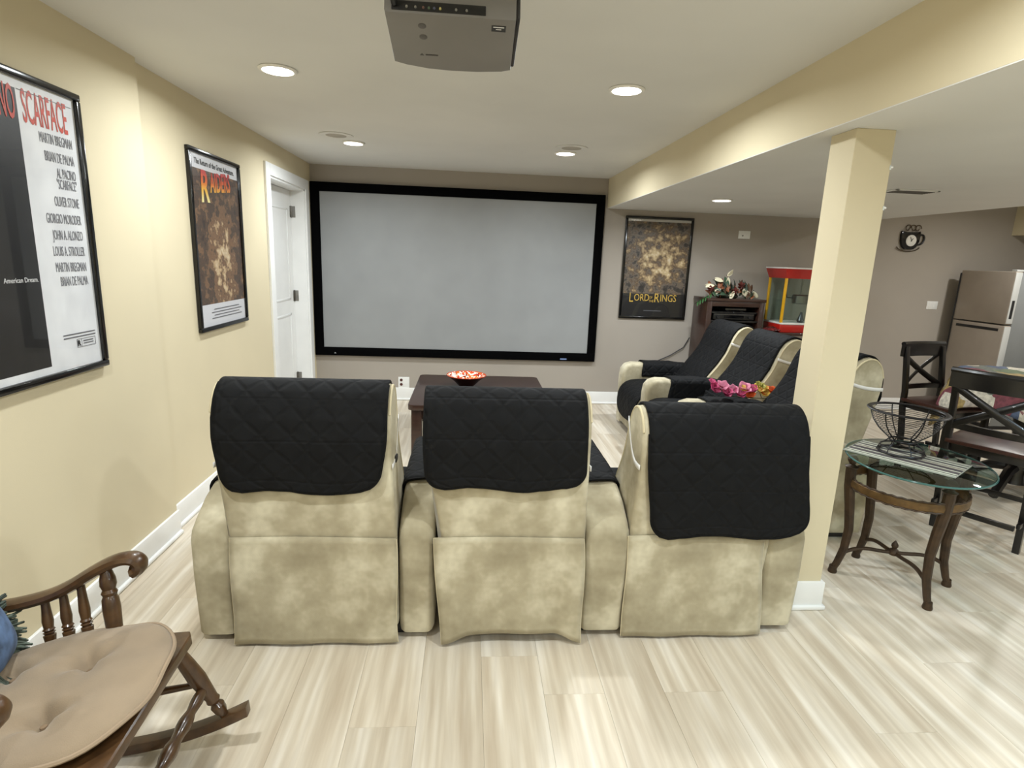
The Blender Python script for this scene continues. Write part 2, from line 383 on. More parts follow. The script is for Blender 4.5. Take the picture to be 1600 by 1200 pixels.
# ------------------------------------------------------------------ projection screen
sx0, sx1, sz0, sz1 = -1.690, 1.458, .506, 2.347; FW = .095
s = thing('projection_screen', 'wide grey projection screen in a black frame on the taupe wall', 'projection screen', (0, YB, 0))
def bar(nm, x0, x1, z0, z1): MB().box(x0, x1, -.045, -.004, z0, z1, .003).build(nm, M_FELT, s)
bar('frame_rail', sx0, sx1, sz1 - FW, sz1); bar('frame_rail', sx0, sx1, sz0, sz0 + FW); bar('frame_stile', sx0, sx0 + FW, sz0 + FW, sz1 - FW); bar('frame_stile', sx1 - FW, sx1, sz0 + FW, sz1 - FW)
t = NT('grey_screen_fabric'); vv = t.coord('Object'); t.bump(t.noise(vv, 500, 2), .1, .001)
MB().box(sx0 + FW - .01, sx1 - FW + .01, -.034, -.028, sz0 + FW - .01, sz1 - FW + .01).build('screen_fabric', t.set(t.ramp(t.noise(vv, 3, 2), [(.3, (146, 148, 149)), (.7, (152, 154, 155))]), .6, spec=.3), s, smooth=0)
MB().box(1.055, 1.13, -.047, -.045, .523, .537).build('badge', plain('pale_blue_print', (120, 140, 185), .4), s, smooth=0)
MB().prism([(-1.487, .53), (-1.463, .53), (-1.475, .545)], -.047, -.045, 'y').build('emblem', plain('grey_print', (170, 170, 172), .4), s, smooth=0)

# ------------------------------------------------------------------ framed posters
def poster(name, label, w, h, M, art_mat):
    """local: x right, z up, y=0 back against the wall, faces -y"""
    p = thing(name, label, 'poster'); p.matrix_world = M; fw, d = .028, .026
    for (nm, a) in (('frame_rail', (-w / 2, w / 2, h / 2 - fw, h / 2)), ('frame_rail', (-w / 2, w / 2, -h / 2, -h / 2 + fw)), ('frame_stile', (-w / 2, -w / 2 + fw, -h / 2 + fw, h / 2 - fw)), ('frame_stile', (w / 2 - fw, w / 2, -h / 2 + fw, h / 2 - fw))):
        MB().box(a[0], a[1], -d, -.001, a[2], a[3], .005, 3).build(nm, M_FRAME, p)
    iw, ih = w / 2 - fw + .004, h / 2 - fw + .004
    g = MB().grid(lambda u, v: (-iw + 2 * iw * u, -.010, -ih + 2 * ih * v), 1, 1, lambda u, v: (u, v)); g.build('print', art_mat, p, smooth=0, solid=.002)
    MB().box(-iw, iw, -.017, -.0155, -ih, ih).build('glazing', M_ARTGLASS, p, smooth=0)
    return p, 2 * iw, 2 * ih
M_FRAME = plain('gloss_black_frame', (10, 10, 11), .15, spec=.6)
def PT(p, iw, ih, u, v, rot=0.0):   # text placement on the print
    return Matrix.Translation((-iw / 2 + iw * u, -.0122, -ih / 2 + ih * v)) @ Matrix.Rotation(PI / 2, 4, 'X') @ Matrix.Rotation(rot, 4, 'Z')
def ink(name, c): return plain(name, c, .5, vary=.01)
def wall_left_M(x, y, z): return Matrix.Translation((x, y, z)) @ Matrix.Rotation(PI / 2, 4, 'Z')
# black and white poster: local +x = +Y
t = NT('black_white_print'); uv = t.node('ShaderNodeTexCoord').outputs['UV']; sp = t.node('ShaderNodeSeparateXYZ'); t.link(uv, sp.inputs[0]); u, v = sp.outputs[0], sp.outputs[1]
inb = t.math('MULTIPLY', t.math('LESS_THAN', u, .565), t.math('MULTIPLY', t.math('GREATER_THAN', v, .03), t.math('LESS_THAN', v, .965)))
wash = t.ramp(t.noise(uv, 5, 3), [(.35, (216, 217, 220)), (.65, (232, 233, 235))])
dk = t.ramp(t.noise(uv, 6, 3), [(.45, (9, 9, 10)), (.75, (26, 26, 28))])
pm1 = t.set(t.mix(inb, wash, dk), .5)
p, iw, ih = poster('movie_poster', 'framed half black, half white film poster with red title', .778, 1.138, wall_left_M(XL1, 2.313, 1.657), pm1)
M_CRED = ink('credit_ink', (120, 120, 126)); M_RED = ink('red_ink', (196, 62, 38)); M_GREY = ink('grey_ink', (88, 88, 94)); M_WINK = ink('white_ink', (226, 226, 226)); M_KINK = ink('black_ink', (16, 16, 17))
text('SCARFACE', .165, M_RED, 'title_lettering', p, PT(p, iw, ih, .595, .866), sx=.305, bold=.0015)
text('AL PACINO', .165, M_RED, 'title_lettering', p, PT(p, iw, ih, .55, .866), sx=.305, align='RIGHT', bold=.0015)
for body, vv in (('MARTIN BREGMAN', .815), ('BRIAN DE PALMA', .755), ('AL PACINO', .702), ('"SCARFACE"', .664), ('OLIVER STONE', .602), ('GIORGIO MORODER', .540), ('JOHN A. ALONZO', .482), ('LOUIS A. STROLLER', .424), ('MARTIN BREGMAN', .366), ('BRIAN DE PALMA', .314)):
    text(body, .054, M_CRED, 'credit_lettering', p, PT(p, iw, ih, .945, vv), sx=.40, align='RIGHT')
text('American Dream.', .026, M_WINK, 'tagline_lettering', p, PT(p, iw, ih, .55, .335), sx=.9, align='RIGHT')
text('R', .032, M_KINK, 'rating_lettering', p, PT(p, iw, ih, .79, .083), bold=.001)
q = MB()
for k_ in range(2): q.box(-iw / 2 + iw * .68, -iw / 2 + iw * .955, -.0126, -.0122, -ih / 2 + ih * (.117 + k_ * .012), -ih / 2 + ih * (.121 + k_ * .012))
for a in ((.785, .95, .077, .0785), (.785, .95, .108, .1095), (.785, .788, .077, .109), (.947, .95, .077, .109), (.825, .827, .077, .109), (.84, .93, .097, .101), (.84, .93, .088, .091)): q.box(-iw / 2 + iw * a[0], -iw / 2 + iw * a[1], -.0126, -.0122, -ih / 2 + ih * a[2], -ih / 2 + ih * a[3])
q.build('fine_print', M_GREY, p, smooth=0)
q = MB().box(-iw / 2 + iw * .57, iw / 2 - iw * .03, -.0126, -.0122, ih / 2 - ih * .037, ih / 2 - ih * .035); q.build('border_line', M_GREY, p, smooth=0)
# brown adventure poster
def mottled(name, stops, scale, top, bot, topc, botc, focus):
    t = NT(name); uv = t.node('ShaderNodeTexCoord').outputs['UV']; mp = t.node('ShaderNodeMapping'); mp.inputs['Scale'].default_value = (1, 1.45, 1); t.link(uv, mp.inputs[0])
    sp = t.node('ShaderNodeSeparateXYZ'); t.link(uv, sp.inputs[0]); u, v = sp.outputs[0], sp.outputs[1]
    n = t.noise(mp.outputs[0], scale, 5, .6)
    dx_ = t.math('DIVIDE', t.math('SUBTRACT', u, focus[0]), focus[2]); dy_ = t.math('DIVIDE', t.math('SUBTRACT', v, focus[1]), focus[3])
    g = t.math('MAXIMUM', t.math('SUBTRACT', 1.0, t.math('ADD', t.math('MULTIPLY', dx_, dx_), t.math('MULTIPLY', dy_, dy_))), 0)
    f_ = t.math('ADD', n, t.math('MULTIPLY', g, focus[4]))
    c = t.ramp(f_, stops)
    c = t.mix(t.math('GREATER_THAN', v, top), c, lin(topc)); c = t.mix(t.math('LESS_THAN', v, bot), c, lin(botc))
    return t.set(c, .45)
pm2 = mottled('sepia_art_print', [(.34, (38, 25, 17)), (.45, (82, 58, 40)), (.51, (58, 44, 34)), (.58, (128, 94, 62)), (.66, (104, 74, 50)), (.74, (186, 156, 116)), (.86, (214, 196, 164))], 8.5, .915, .135, (222, 222, 226), (214, 214, 218), (.55, .38, .34, .42, .22))
p, iw, ih = poster('movie_poster', 'framed sepia adventure film poster with a fiery slanted title', .778, 1.122, wall_left_M(XL2, 4.118, 1.658), pm2)
t = NT('fire_ink'); sp = t.node('ShaderNodeSeparateXYZ'); t.link(t.coord('Object'), sp.inputs[0])
mr = t.node('ShaderNodeMapRange'); t.link(sp.outputs[2], mr.inputs[0]); mr.inputs[1].default_value = .25; mr.inputs[2].default_value = .45
M_FIRE = t.set(t.ramp(mr.outputs[0], [(.05, (245, 232, 160)), (.35, (240, 184, 44)), (.62, (226, 110, 34)), (.9, (190, 40, 26))]), .5)
text('R', .27, M_FIRE, 'title_lettering', p, PT(p, iw, ih, .17, .735, .06), sx=.74, bold=.006, shear=.15); text('AIDERS', .165, M_FIRE, 'title_lettering', p, PT(p, iw, ih, .37, .80, .10), sx=.60, bold=.004, shear=.15)
text('The Return of the Great Adventure.', .047, M_KINK, 'tagline_lettering', p, PT(p, iw, ih, .5, .94), sx=.86, align='CENTER', bold=.0008)
q = MB()
for i in range(4): q.box(-iw / 2 + iw * (.22 + .05 * (i % 2)), -iw / 2 + iw * (.9 - .06 * (i % 2)), -.0126, -.0122, -ih / 2 + ih * (.045 + i * .018), -ih / 2 + ih * (.05 + i * .018))
q.build('fine_print', M_GREY, p, smooth=0)
# gold and grey fantasy poster on the back wall (local +x = +X)
pm3 = mottled('golden_grey_art_print', [(.32, (20, 18, 19)), (.43, (58, 53, 51)), (.50, (112, 100, 88)), (.56, (84, 66, 50)), (.64, (156, 132, 98)), (.73, (204, 182, 140)), (.84, (226, 216, 196))], 8.0, .972, .16, (196, 194, 190), (14, 13, 14), (.55, .62, .5, .34, .16))
p, iw, ih = poster('movie_poster', 'framed gold and grey fantasy film poster beside the screen', .775, 1.13, Matrix.Translation((2.093, YB, 1.583)), pm3)
M_GOLD = ink('gold_ink', (204, 168, 72))
q = MB().box(-iw / 2, iw / 2, -.0122, -.0114, -ih / 2, -ih / 2 + ih * .24).build('title_band', ink('dark_print', (18, 16, 16)), p, smooth=0)
text('L', .150, M_GOLD, 'title_lettering', p, PT(p, iw, ih, .11, .152), sx=.7); text('ORD', .112, M_GOLD, 'title_lettering', p, PT(p, iw, ih, .19, .165), sx=.74)
text('OF\nTHE', .040, M_GOLD, 'title_lettering', p, PT(p, iw, ih, .43, .190), sx=.8); text('R', .145, M_GOLD, 'title_lettering', p, PT(p, iw, ih, .51, .155), sx=.75)
text('INGS', .112, M_GOLD, 'title_lettering', p, PT(p, iw, ih, .605, .165), sx=.78)
MB().box(-iw / 2 + iw * .36, -iw / 2 + iw * .64, -.0126, -.0122, -ih / 2 + ih * .06, -ih / 2 + ih * .068).build('fine_print', M_GREY, p, smooth=0)

# ------------------------------------------------------------------ wall plates
def plate(name, label, x, z, w, h, holes):
    p = thing(name, label, 'wall plate', (x, YB, z)); MB().box(-w / 2, w / 2, -.007, -.0005, -h / 2, h / 2, .002).build('cover_plate', M_PLATE, p)
    for (nm, hx, hz, r, mt) in holes:
        if r > 0: MB().lathe([(.0005, -.012), (r, -.011), (r, -.006)], 14, (hx, 0, hz), 'y').build(nm, mt, p)
        else: MB().box(hx - .016, hx + .016, -.010, -.006, hz - .032, hz + .032, .002).build(nm, mt, p)
M_JACK = plain('dark_red_jack', (78, 36, 32), .5)
plate('speaker_outlet', 'white wall plate with two dark jacks under the screen', -.725, .205, .125, .13, [('jack', -.028, .03, .016, M_JACK), ('jack', -.028, -.022, .016, M_JACK)])
plate('cable_outlet', 'small white plate high on taupe wall above the cabinet', 3.08, 1.995, .135, .085, [('connector', -.02, -.01, .009, M_STEEL), ('connector', .02, .008, .009, M_PLATE)])
plate('switch_plate', 'white double switch plate on taupe wall left of the fridge', 5.48, 1.282, .135, .095, [('rocker_switch', -.026, 0, 0, M_PLATE), ('rocker_switch', .026, 0, 0, M_PLATE)])

# ------------------------------------------------------------------ projector
M_PROJ = plain('grey_projector', (122, 119, 116), .45, vary=.02); M_PROJD = plain('projector_dark', (40, 39, 40), .5)
pr = thing('projector', 'grey home cinema projector hanging from the ceiling', 'projector'); tilt = -math.atan2(.07, .235)
pr.matrix_world = Matrix.Translation((-.07, 1.832, 2.30)) @ Matrix.Rotation(tilt * .9, 4, 'X')
# local: rear edge at y=0, front at y=.30, underside z=0, body upwards
pts = [(-.188, 0), (.188, 0), (.19, .245), (.16, .257), (.08, .267), (0, .27), (-.08, .265), (-.15, .25), (-.188, .235)]
MB().prism(pts, 0, .125, 'z', .008, 2).build('housing', M_PROJ, pr)
MB().prism([(x * 1.01, y + .004) for x, y in pts[2:]] + [(-.17, .2), (.17, .2)], .012, .115, 'z', .004, 2).build('front_bezel', M_PROJD, pr)
MB().box(.1885, .200, .004, .24, .010, .118, .004).build('side_vent', M_PROJD, pr)
MB().box(-.168, .10, -.003, .004, .008, .036, .002).build('connector_bay', M_BLACKM, pr)
for i, (x, c) in enumerate(((-.125, (130, 128, 122)), (-.1, (120, 118, 112)), (-.078, (110, 84, 76)), (-.062, (92, 108, 84)), (-.047, (84, 88, 108)), (-.03, (190, 176, 110)), (.015, (130, 128, 122)), (.045, (130, 128, 122)))):
    MB().lathe([(.0005, -.007), (.003, -.007), (.0038, -.002)], 10, (x, 0, .017), 'y').build('connector', plain('connector_%d' % i, c, .35), pr)
MB().tube([(-.16, -.004, .022), (-.165, -.03, .03), (-.17, -.04, .09), (-.15, -.02, .16), (-.06, .1, .2)], .008, 8).build('power_cable', M_DARK, pr)
stk = MB().box(.118, .160, .026, .052, -.0012, .0, .0).build('warning_sticker', M_BLACKM, pr, smooth=0)
q = MB(); q.box(.123, .155, .030, .034, -.0016, -.0011); q.box(.131, .147, .040, .043, -.0016, -.0011); q.build('sticker_print', M_WINK, pr, smooth=0)
for y in (.05, .10): MB().lathe([(.010, -.0015), (.012, -.0008), (.012, .001)], 16, (-.085, y, 0)).build('screw_boss', plain('boss_grey', (84, 81, 79), .5), pr)
q = MB(); q.prism([(-.102, .19), (-.09, .19), (-.096, .181)], -.0012, 0, 'z'); q.box(-.084, -.045, .184, .189, -.0012, 0); q.build('brand_mark', plain('faint_print', (70, 67, 66), .5), pr, smooth=0)
MB().lathe([(.03, 0), (.045, .01), (.045, .03)], 20, (.06, .262, .065), 'y').build('lens', plain('lens_glass', (12, 12, 18), .05), pr)
mt = MB(); mt.box(-.08, .08, .06, .2, .125, .14, .003); mt.lathe([(.022, .14), (.022, .22)], 16, (0, .12, 0)); mt.build('ceiling_mount', M_DARK, pr)

# ------------------------------------------------------------------ recliners with black quilted slipcovers
BACK = [(.02, .06), (.0, .30), (-.005, .50), (-.01, .75), (-.012, .93), (0, 1.0), (.03, 1.06), (.075, 1.095), (.115, 1.10), (.155, 1.085), (.19, 1.05), (.213, 1.0), (.228, .93), (.245, .84), (.285, .74), (.34, .63), (.385, .53), (.41, .45), (.41, .06)]
def back_profile(H, th):
    out = []
    for y, z in BACK:
        if z > .5: z = .5 + (z - .5) * (H - .5) / .6
        a = th * smoothstep(.25, .75, z); py, pz = .15, .35
        dy, dz = y - py, z - pz
        out.append((py + dy * math.cos(a) - dz * math.sin(a), pz + dy * math.sin(a) + dz * math.cos(a)))
    return out
def offset(path, d):
    o = []
    for i, p in enumerate(path):
        a = Vector(path[max(i - 1, 0)]); c = Vector(path[min(i + 1, len(path) - 1)]); t_ = (c - a).normalized()
        o.append((p[0] - t_.y * d, p[1] + t_.x * d))
    return o
def resample(path, n):
    L = [0.0]
    for i in range(1, len(path)): L.append(L[-1] + (Vector(path[i]) - Vector(path[i - 1])).length)
    out = []
    for k in range(n + 1):
        s_ = L[-1] * k / n; i = 0
        while i < len(L) - 2 and L[i + 1] < s_: i += 1
        f_ = (s_ - L[i]) / max(1e-9, L[i + 1] - L[i]); a, c = path[i], path[i + 1]
        out.append((a[0] + (c[0] - a[0]) * f_, a[1] + (c[1] - a[1]) * f_))
    return out, L[-1]
def chaikin(p, k=2):
    for _ in range(k):
        q = [p[0]]
        for a, c in zip(p, p[1:]): q += [(a[0] * .75 + c[0] * .25, a[1] * .75 + c[1] * .25), (a[0] * .25 + c[0] * .75, a[1] * .25 + c[1] * .75)]
        p = q + [p[-1]]
    return p
ARM = [(.02, .03), (.0, .30), (.0, .47), (.02, .515), (.07, .55), (.16, .60), (.26, .63), (.40, .64), (.82, .645), (.88, .625), (.915, .58), (.925, .50), (.92, .03)]
SEAT = [(.34, .08), (.34, .43), (.5, .465), (.75, .475), (.86, .458), (.92, .41), (.945, .33), (.94, .08)]
def panel(name, path2d, xr, mat, parent, radius=(.07, .07), wave=.004, axis='x', thick=.011, tape=True, seed=1, nu=22, free=0.0):
    """cloth ribbon following a 2-D path; xr(s, total)->(x0,x1); corners rounded at both ends; free: outward billow"""
    n = max(16, int(len(path2d) * 3)); pts, L = resample(path2d, n)
    rnd = random.Random(seed); ph = [rnd.uniform(0, 6.3) for _ in range(4)]
    def ext(s_):
        x0, x1 = xr(s_, L); ins = 0.0
        for r, e in ((radius[0], s_), (radius[1], L - s_)):
            if r > 0 and e < r: ins = max(ins, r - math.sqrt(max(0, r * r - (r - e) ** 2)))
        return x0 + ins, x1 - ins
    def fn(u, v):
        s_ = v * L; j = min(n, int(round(v * n))); y, z = pts[j]; x0, x1 = ext(s_); x = x0 + (x1 - x0) * u
        w = wave * (math.sin(x * 23 + ph[0]) + .6 * math.sin(x * 41 + s_ * 9 + ph[1]) + .5 * math.sin(s_ * 31 + ph[2]))
        e0 = smoothstep(.25, 0, s_) if radius[0] > 0 else 0
        z2 = z + e0 * wave * 2.2 * math.sin(x * 15 + ph[3])
        y2 = y - abs(w) * (1 if s_ < .3 else .25) - free * e0
        return (x, y2, z2) if axis == 'x' else (y2 if False else x, y, z)
    m = MB().grid(fn, nu, n, lambda u, v: (xr(v * L, L)[0] + (xr(v * L, L)[1] - xr(v * L, L)[0]) * u, v * L))
    o = m.build(name, mat, parent, smooth=60, solid=thick)
    if tape:
        ring = [fn(u / nu, 0) for u in range(nu + 1)]; k_ = int(n * min(1, .45 / L))
        left = [fn(0, j / n) for j in range(k_, 0, -1)]; right = [fn(1, j / n) for j in range(1, k_ + 1)]
        MB().tube(left + ring + right, .0062, 6).build('edge_binding', M_TAPE, o)
    return o
def arm_cover(parent, x0, x1, ya, yb, drop_out, drop_in, seed=0):
    zt = .646; e = .013
    path = [(x0 - e, zt - drop_out), (x0 - e, zt - .035), (x0 + .004, zt + .002), (x0 + .04, zt + e), (x1 - .04, zt + e), (x1 - .004, zt + .002), (x1 + e, zt - .035), (x1 + e, zt - drop_in)]
    pts, L = resample(chaikin(path, 1), 26); rnd = random.Random(seed); p0 = rnd.uniform(0, 6)
    def zoff(y): return 0 if y > .40 else -(.645 - (.63 + (y - .26) / .14 * .01 if y > .26 else .60 + (y - .16) * .3))
    def fn(u, v):
        j = int(round(v * 26)); x, z = pts[j]; y = ya + (yb - ya) * u
        sg = -1 if j < 13 else 1; side = smoothstep(zt - .03, zt - .14, z)
        return (x + sg * side * (.004 + .004 * math.sin(y * 22 + p0)), y + .01 * math.sin(v * 9 + p0), z + zoff(y) + .0015 * math.sin(y * 40 + v * 20))
    o = MB().grid(fn, 18, 26, lambda u, v: (ya + (yb - ya) * u, v * L)).build('arm_panel', M_QUILT, parent, smooth=60, solid=.010)
    MB().tube([fn(0, j / 26) for j in range(27)], .006, 6).build('edge_binding', M_TAPE, o)
    return o
def recliner(label, clabel, loc, rz, bw, uw, ux, arms, H, th, flapz, cov_bot, cov_top, hem=0.0, group=None, cgroup=None, straps=(-1, 1), buckle=False, seed=1, armspan=(.27, .72), sk_top=None):
    r = thing('recliner', label, 'recliner', loc, rz, group); prof = back_profile(H, th)
    def xmap(z): k_ = smoothstep(.35, 1.0, z); return ux * k_, (bw / 2) * (1 - k_) + (uw / 2) * k_
    def warp(c): cx, hw = xmap(c.z); return (cx + c.x * hw / (bw / 2), c.y, c.z)
    MB().prism(prof, -bw / 2, bw / 2, 'x', .022, 3, warp=warp).build('backrest', M_SUEDE, r, smooth=50)
    for sd in (-1, 1):   # welt around the side panel of the headrest
        loop = [p for i_, p in enumerate(prof) if i_ >= 5 and p[1] > .60]
        MB().tube([(xmap(z)[0] + sd * (xmap(z)[1] - .004), y, z) for y, z in chaikin(offset(loop, -.006), 1)], .0055, 6).build('piping', M_PIPING, r)
    MB().prism(SEAT, -bw / 2 + .006, bw / 2 - .006, 'x', .03, 3).build('seat', M_SUEDE, r, smooth=50)
    for (a0, a1) in arms: MB().prism(ARM, a0, a1, 'x', .042, 4).build('armrest', M_SUEDE, r, smooth=50)
    lo, hi = min([-bw / 2] + [a[0] for a in arms]), max([bw / 2] + [a[1] for a in arms])
    MB().box(lo + .03, hi - .03, .06, .86, 0, .045, .004).build('shadow_base', M_DARK, r)  # dark inset base, its black also standing for the shadow gap below
    # rear fabric skirt hanging from a seam
    rnd = random.Random(seed); ph = [rnd.uniform(0, 6) for _ in range(4)]
    def sk(u, v):
        z0 = .49 + .004 * math.sin(u * 4); zb = .014 + hem * (smoothstep(0, .22, u) * smoothstep(1, .8, u)); z = zb + (z0 - zb) * v
        e0_ = -bw / 2 + ((sk_top[0] + bw / 2) * v if sk_top else 0); e1_ = bw / 2 + ((sk_top[1] - bw / 2) * v if sk_top else 0); x = e0_ - .004 + (e1_ - e0_ + .008) * u + (-.004 if u < .5 else .006) * math.sin(v * 5 + ph[3]); k_ = (1 - v)
        edge = 1 - smoothstep(0, .2, u) * smoothstep(1, .8, u)
        y = -.012 - k_ * .010 - .006 * math.sin(u * 7 + ph[0]) * math.sin(v * 3) ** 2 - .004 * math.sin(u * 13 + v * 5 + ph[1]) * k_ - hem * .6 * edge * k_ ** 3
        return (x, y, z)
    s_ = MB().grid(sk, 28, 18).build('rear_skirt', M_SUEDE, r, smooth=70, solid=.007)
    for uu in (0, 1): MB().tube([sk(uu, j / 18) for j in range(19)], .0028, 6).build('skirt_welt', M_PIPING, s_)
    MB().tube([sk(i / 20, 1.0) for i in range(21)], .0035, 6).build('seam', M_SUEDE, s_)
    # ---- slipcover, a separate thing lying on the recliner
    c = thing('slipcover', clabel, 'slipcover', loc, rz, cgroup)
    top = [p for p in prof[4:18]]; outer = offset(top, .011); yr = min(p[0] for p in outer) - .006
    st = [p for p in outer if p[1] > (.93 if th < .05 else 1.0)]
    zs = outer[0][1]; first = 0
    if th > .05:
        i0 = min(range(len(outer)), key=lambda i: outer[i][0]); first = i0; zs = outer[i0][1]
    path = [(yr, flapz + (zs - .03 - flapz) * k_ / 6) for k_ in range(7)] + outer[first:]
    path = chaikin(path, 1)
    def xr(s, L):
        k_ = smoothstep(0, zs - flapz, s); f2 = smoothstep(.62 * L, L, s)
        a = cov_bot[0] + (cov_top[0] - cov_bot[0]) * k_; e = cov_bot[1] + (cov_top[1] - cov_bot[1]) * k_
        return a + (-bw / 2 + .02 - a) * f2, e + (bw / 2 - .02 - e) * f2
    panel('back_panel', path, xr, M_QUILT, c, (.075, 0), seed=seed)
    sp_ = [(.395, .57), (.41, .515), (.46, .485), (.55, .483), (.75, .488), (.865, .474), (.935, .42), (.962, .335), (.962, .17)]
    panel('seat_panel', chaikin(sp_[::-1], 1), lambda s, L: (-bw / 2 + .012, bw / 2 - .012), M_QUILT, c, (.12, 0), seed=seed + 5, wave=.002)
    for (a0, a1) in arms:
        o_in = a0 > 0
        arm_cover(c, a0, a1, armspan[0], armspan[1], .13 if o_in else .20, .20 if o_in else .13, seed)
    for sd in straps:
        fr = [p for p in offset(prof, .004) if .70 < p[1] < .97 and p[0] > .12 - th * .8]
        fp = fr[0]; ry = min(p[0] for p in prof) if th < .05 else None
        rear = (-.01, .80) if th < .05 else next(p for p in prof if p[1] > .80)
        a, e = Vector(fp), Vector(rear); q = []
        for k_ in range(11):
            t_ = k_ / 10; pnt = a.lerp(e, t_); sag = (.055 if th < .05 else .012) * math.sin(PI * t_)
            z = pnt.y - sag; cx, hw = xmap(z); q.append((cx + sd * (hw + .003), pnt.x, z))
        m_ = MB()
        def rib(u, v, q=q): x, y, z = q[int(round(u * 10))]; return (x, y, z - .011 + .022 * v)
        m_.grid(rib, 10, 1); m_.build('strap', M_STRAP, c, smooth=60, solid=.003)
        if buckle and sd == 1: x, y, z = q[6]; MB().box(x - .004, x + .008, y - .025, y + .02, z - .013, z + .013, .003).build('buckle', M_DARK, c)
    return r
YR = 2.205
GF, GC = 'front row recliners seen from behind', 'quilted covers on the front row recliners'
recliner('cream suede recliner at the left end of the row, backed to the camera', 'black quilted cover over the leftmost front recliner', (-.608, YR, 0), 0, .669, .69, -.037, [(-.502, -.336), (.336, .487)], 1.115, .0, .70, (-.338, .266), (-.363, .293), group=GF, cgroup=GC, buckle=True, seed=3, sk_top=(-.325, .322), armspan=(.27, .845))
recliner('cream suede recliner in the middle of the row with an arched skirt hem', 'black quilted cover over the middle front recliner', (.214, YR, 0), 0, .60, .68, -.044, [(.302, .50)], 1.095, .0, .718, (-.369, .275), (-.379, .271), hem=.035, group=GF, cgroup=GC, seed=8, sk_top=(-.334, .286), armspan=(.27, .845))
recliner('cream suede recliner at the right end of the row beside the pillar', 'black quilted cover hanging low on the right front recliner', (1.021, YR + .02, 0), 0, .622, .70, .06, [(.313, .495)], 1.04, .0, .500, (-.229, .463), (-.267, .418), group=GF, cgroup=GC, seed=12, sk_top=(-.318, .285), armspan=(.27, .845))
GS, GD = 'side row recliners facing the coffee table', 'quilted covers on the side row recliners'
TH = .17
recliner('cream suede recliner of the side row nearest the media cabinet', 'black quilted cover on the side recliner nearest the cabinet', (2.49, 5.285, 0), PI / 2, .63, .64, 0, [(.317, .485), (-.485, -.317)], 1.13, TH, .80, (-.29, .29), (-.29, .285), group=GS, cgroup=GD, straps=(-1,), seed=21)
recliner('cream suede recliner in the middle of the side row', 'black quilted cover on the middle side recliner', (2.49, 4.485, 0), PI / 2, .63, .64, 0, [(-.485, -.317)], 1.13, TH, .80, (-.29, .29), (-.285, .285), group=GS, cgroup=GD, straps=(-1,), seed=25)
recliner('cream suede recliner of the side row behind the pillar and end table', 'black quilted cover on the side recliner behind the pillar', (2.49, 3.665, 0), PI / 2, .668, .66, 0, [(-.535, -.336)], 1.13, TH, .80, (-.30, .30), (-.29, .30), group=GS, cgroup=GD, straps=(-1,), seed=29)

# ------------------------------------------------------------------ coffee table and bowl
ct = thing('coffee_table', 'square espresso wood coffee table below the screen', 'coffee table', (.115, 5.10, 0))
def rrect(hx, hy, r, n=5):
    out = []
    for (cx, cy, a0) in ((hx - r, hy - r, 0), (-hx + r, hy - r, PI / 2), (-hx + r, -hy + r, PI), (hx - r, -hy + r, 1.5 * PI)):
        out += [(cx + r * math.cos(a0 + PI / 2 * k_ / n), cy + r * math.sin(a0 + PI / 2 * k_ / n)) for k_ in range(n + 1)]
    return out
MB().prism(rrect(.59, .62, .05), .415, .46, 'z', .006, 2).build('table_top', M_BROWN, ct)
lg = None
for sx in (-1, 1):
    for sy in (-1, 1):
        if lg is None: lg = MB().box(-.042, .042, -.042, .042, 0, .415, .005).build('leg', M_BROWN, ct); o = lg
        else: o = lg.copy(); COL.objects.link(o); o.parent = ct
        o.location = (sx * .52, sy * .55, 0)
for (a, nm) in (((-.48, .48, -.565, -.54), 0), ((-.48, .48, .54, .565), 0), ((-.535, -.51, -.51, .51), 1), ((.51, .535, -.51, .51), 1)): MB().box(a[0], a[1], a[2], a[3], .33, .415, .002).build('apron', M_BROWN, ct)
bo = thing('decorative_bowl', 'dark flared bowl with orange mosaic inside on coffee table', 'bowl', (-.01, 5.19, .46))
MB().lathe([(.055, 0), (.06, .006), (.07, .016), (.12, .065), (.175, .108), (.180, .112)], 36, close=False).build('bowl_shell', plain('bowl_dark', (34, 16, 14), .25), bo, solid=.003)
t = NT('mosaic_glaze'); vo = t.node('ShaderNodeTexVoronoi'); vo.inputs['Scale'].default_value = 60; t.link(t.coord('Object'), vo.inputs['Vector'])
sx_ = t.node('ShaderNodeSeparateColor'); t.link(vo.outputs['Color'], sx_.inputs[0])
MB().lathe([(.178, .1135), (.172, .109), (.115, .069), (.065, .022), (.001, .018)], 36, close=False).build('mosaic_inside', t.set(t.ramp(sx_.outputs[0], [(0, (240, 232, 214)), (.35, (226, 120, 50)), (.6, (200, 52, 26)), (.85, (120, 22, 16))], 'CONSTANT'), .2), bo)
MB().tube([(.179 * math.cos(a * PI / 20), .179 * math.sin(a * PI / 20), .113) for a in range(40)], .004, 6, True).build('bowl_rim', plain('orange_glaze', (196, 72, 30), .2), bo)

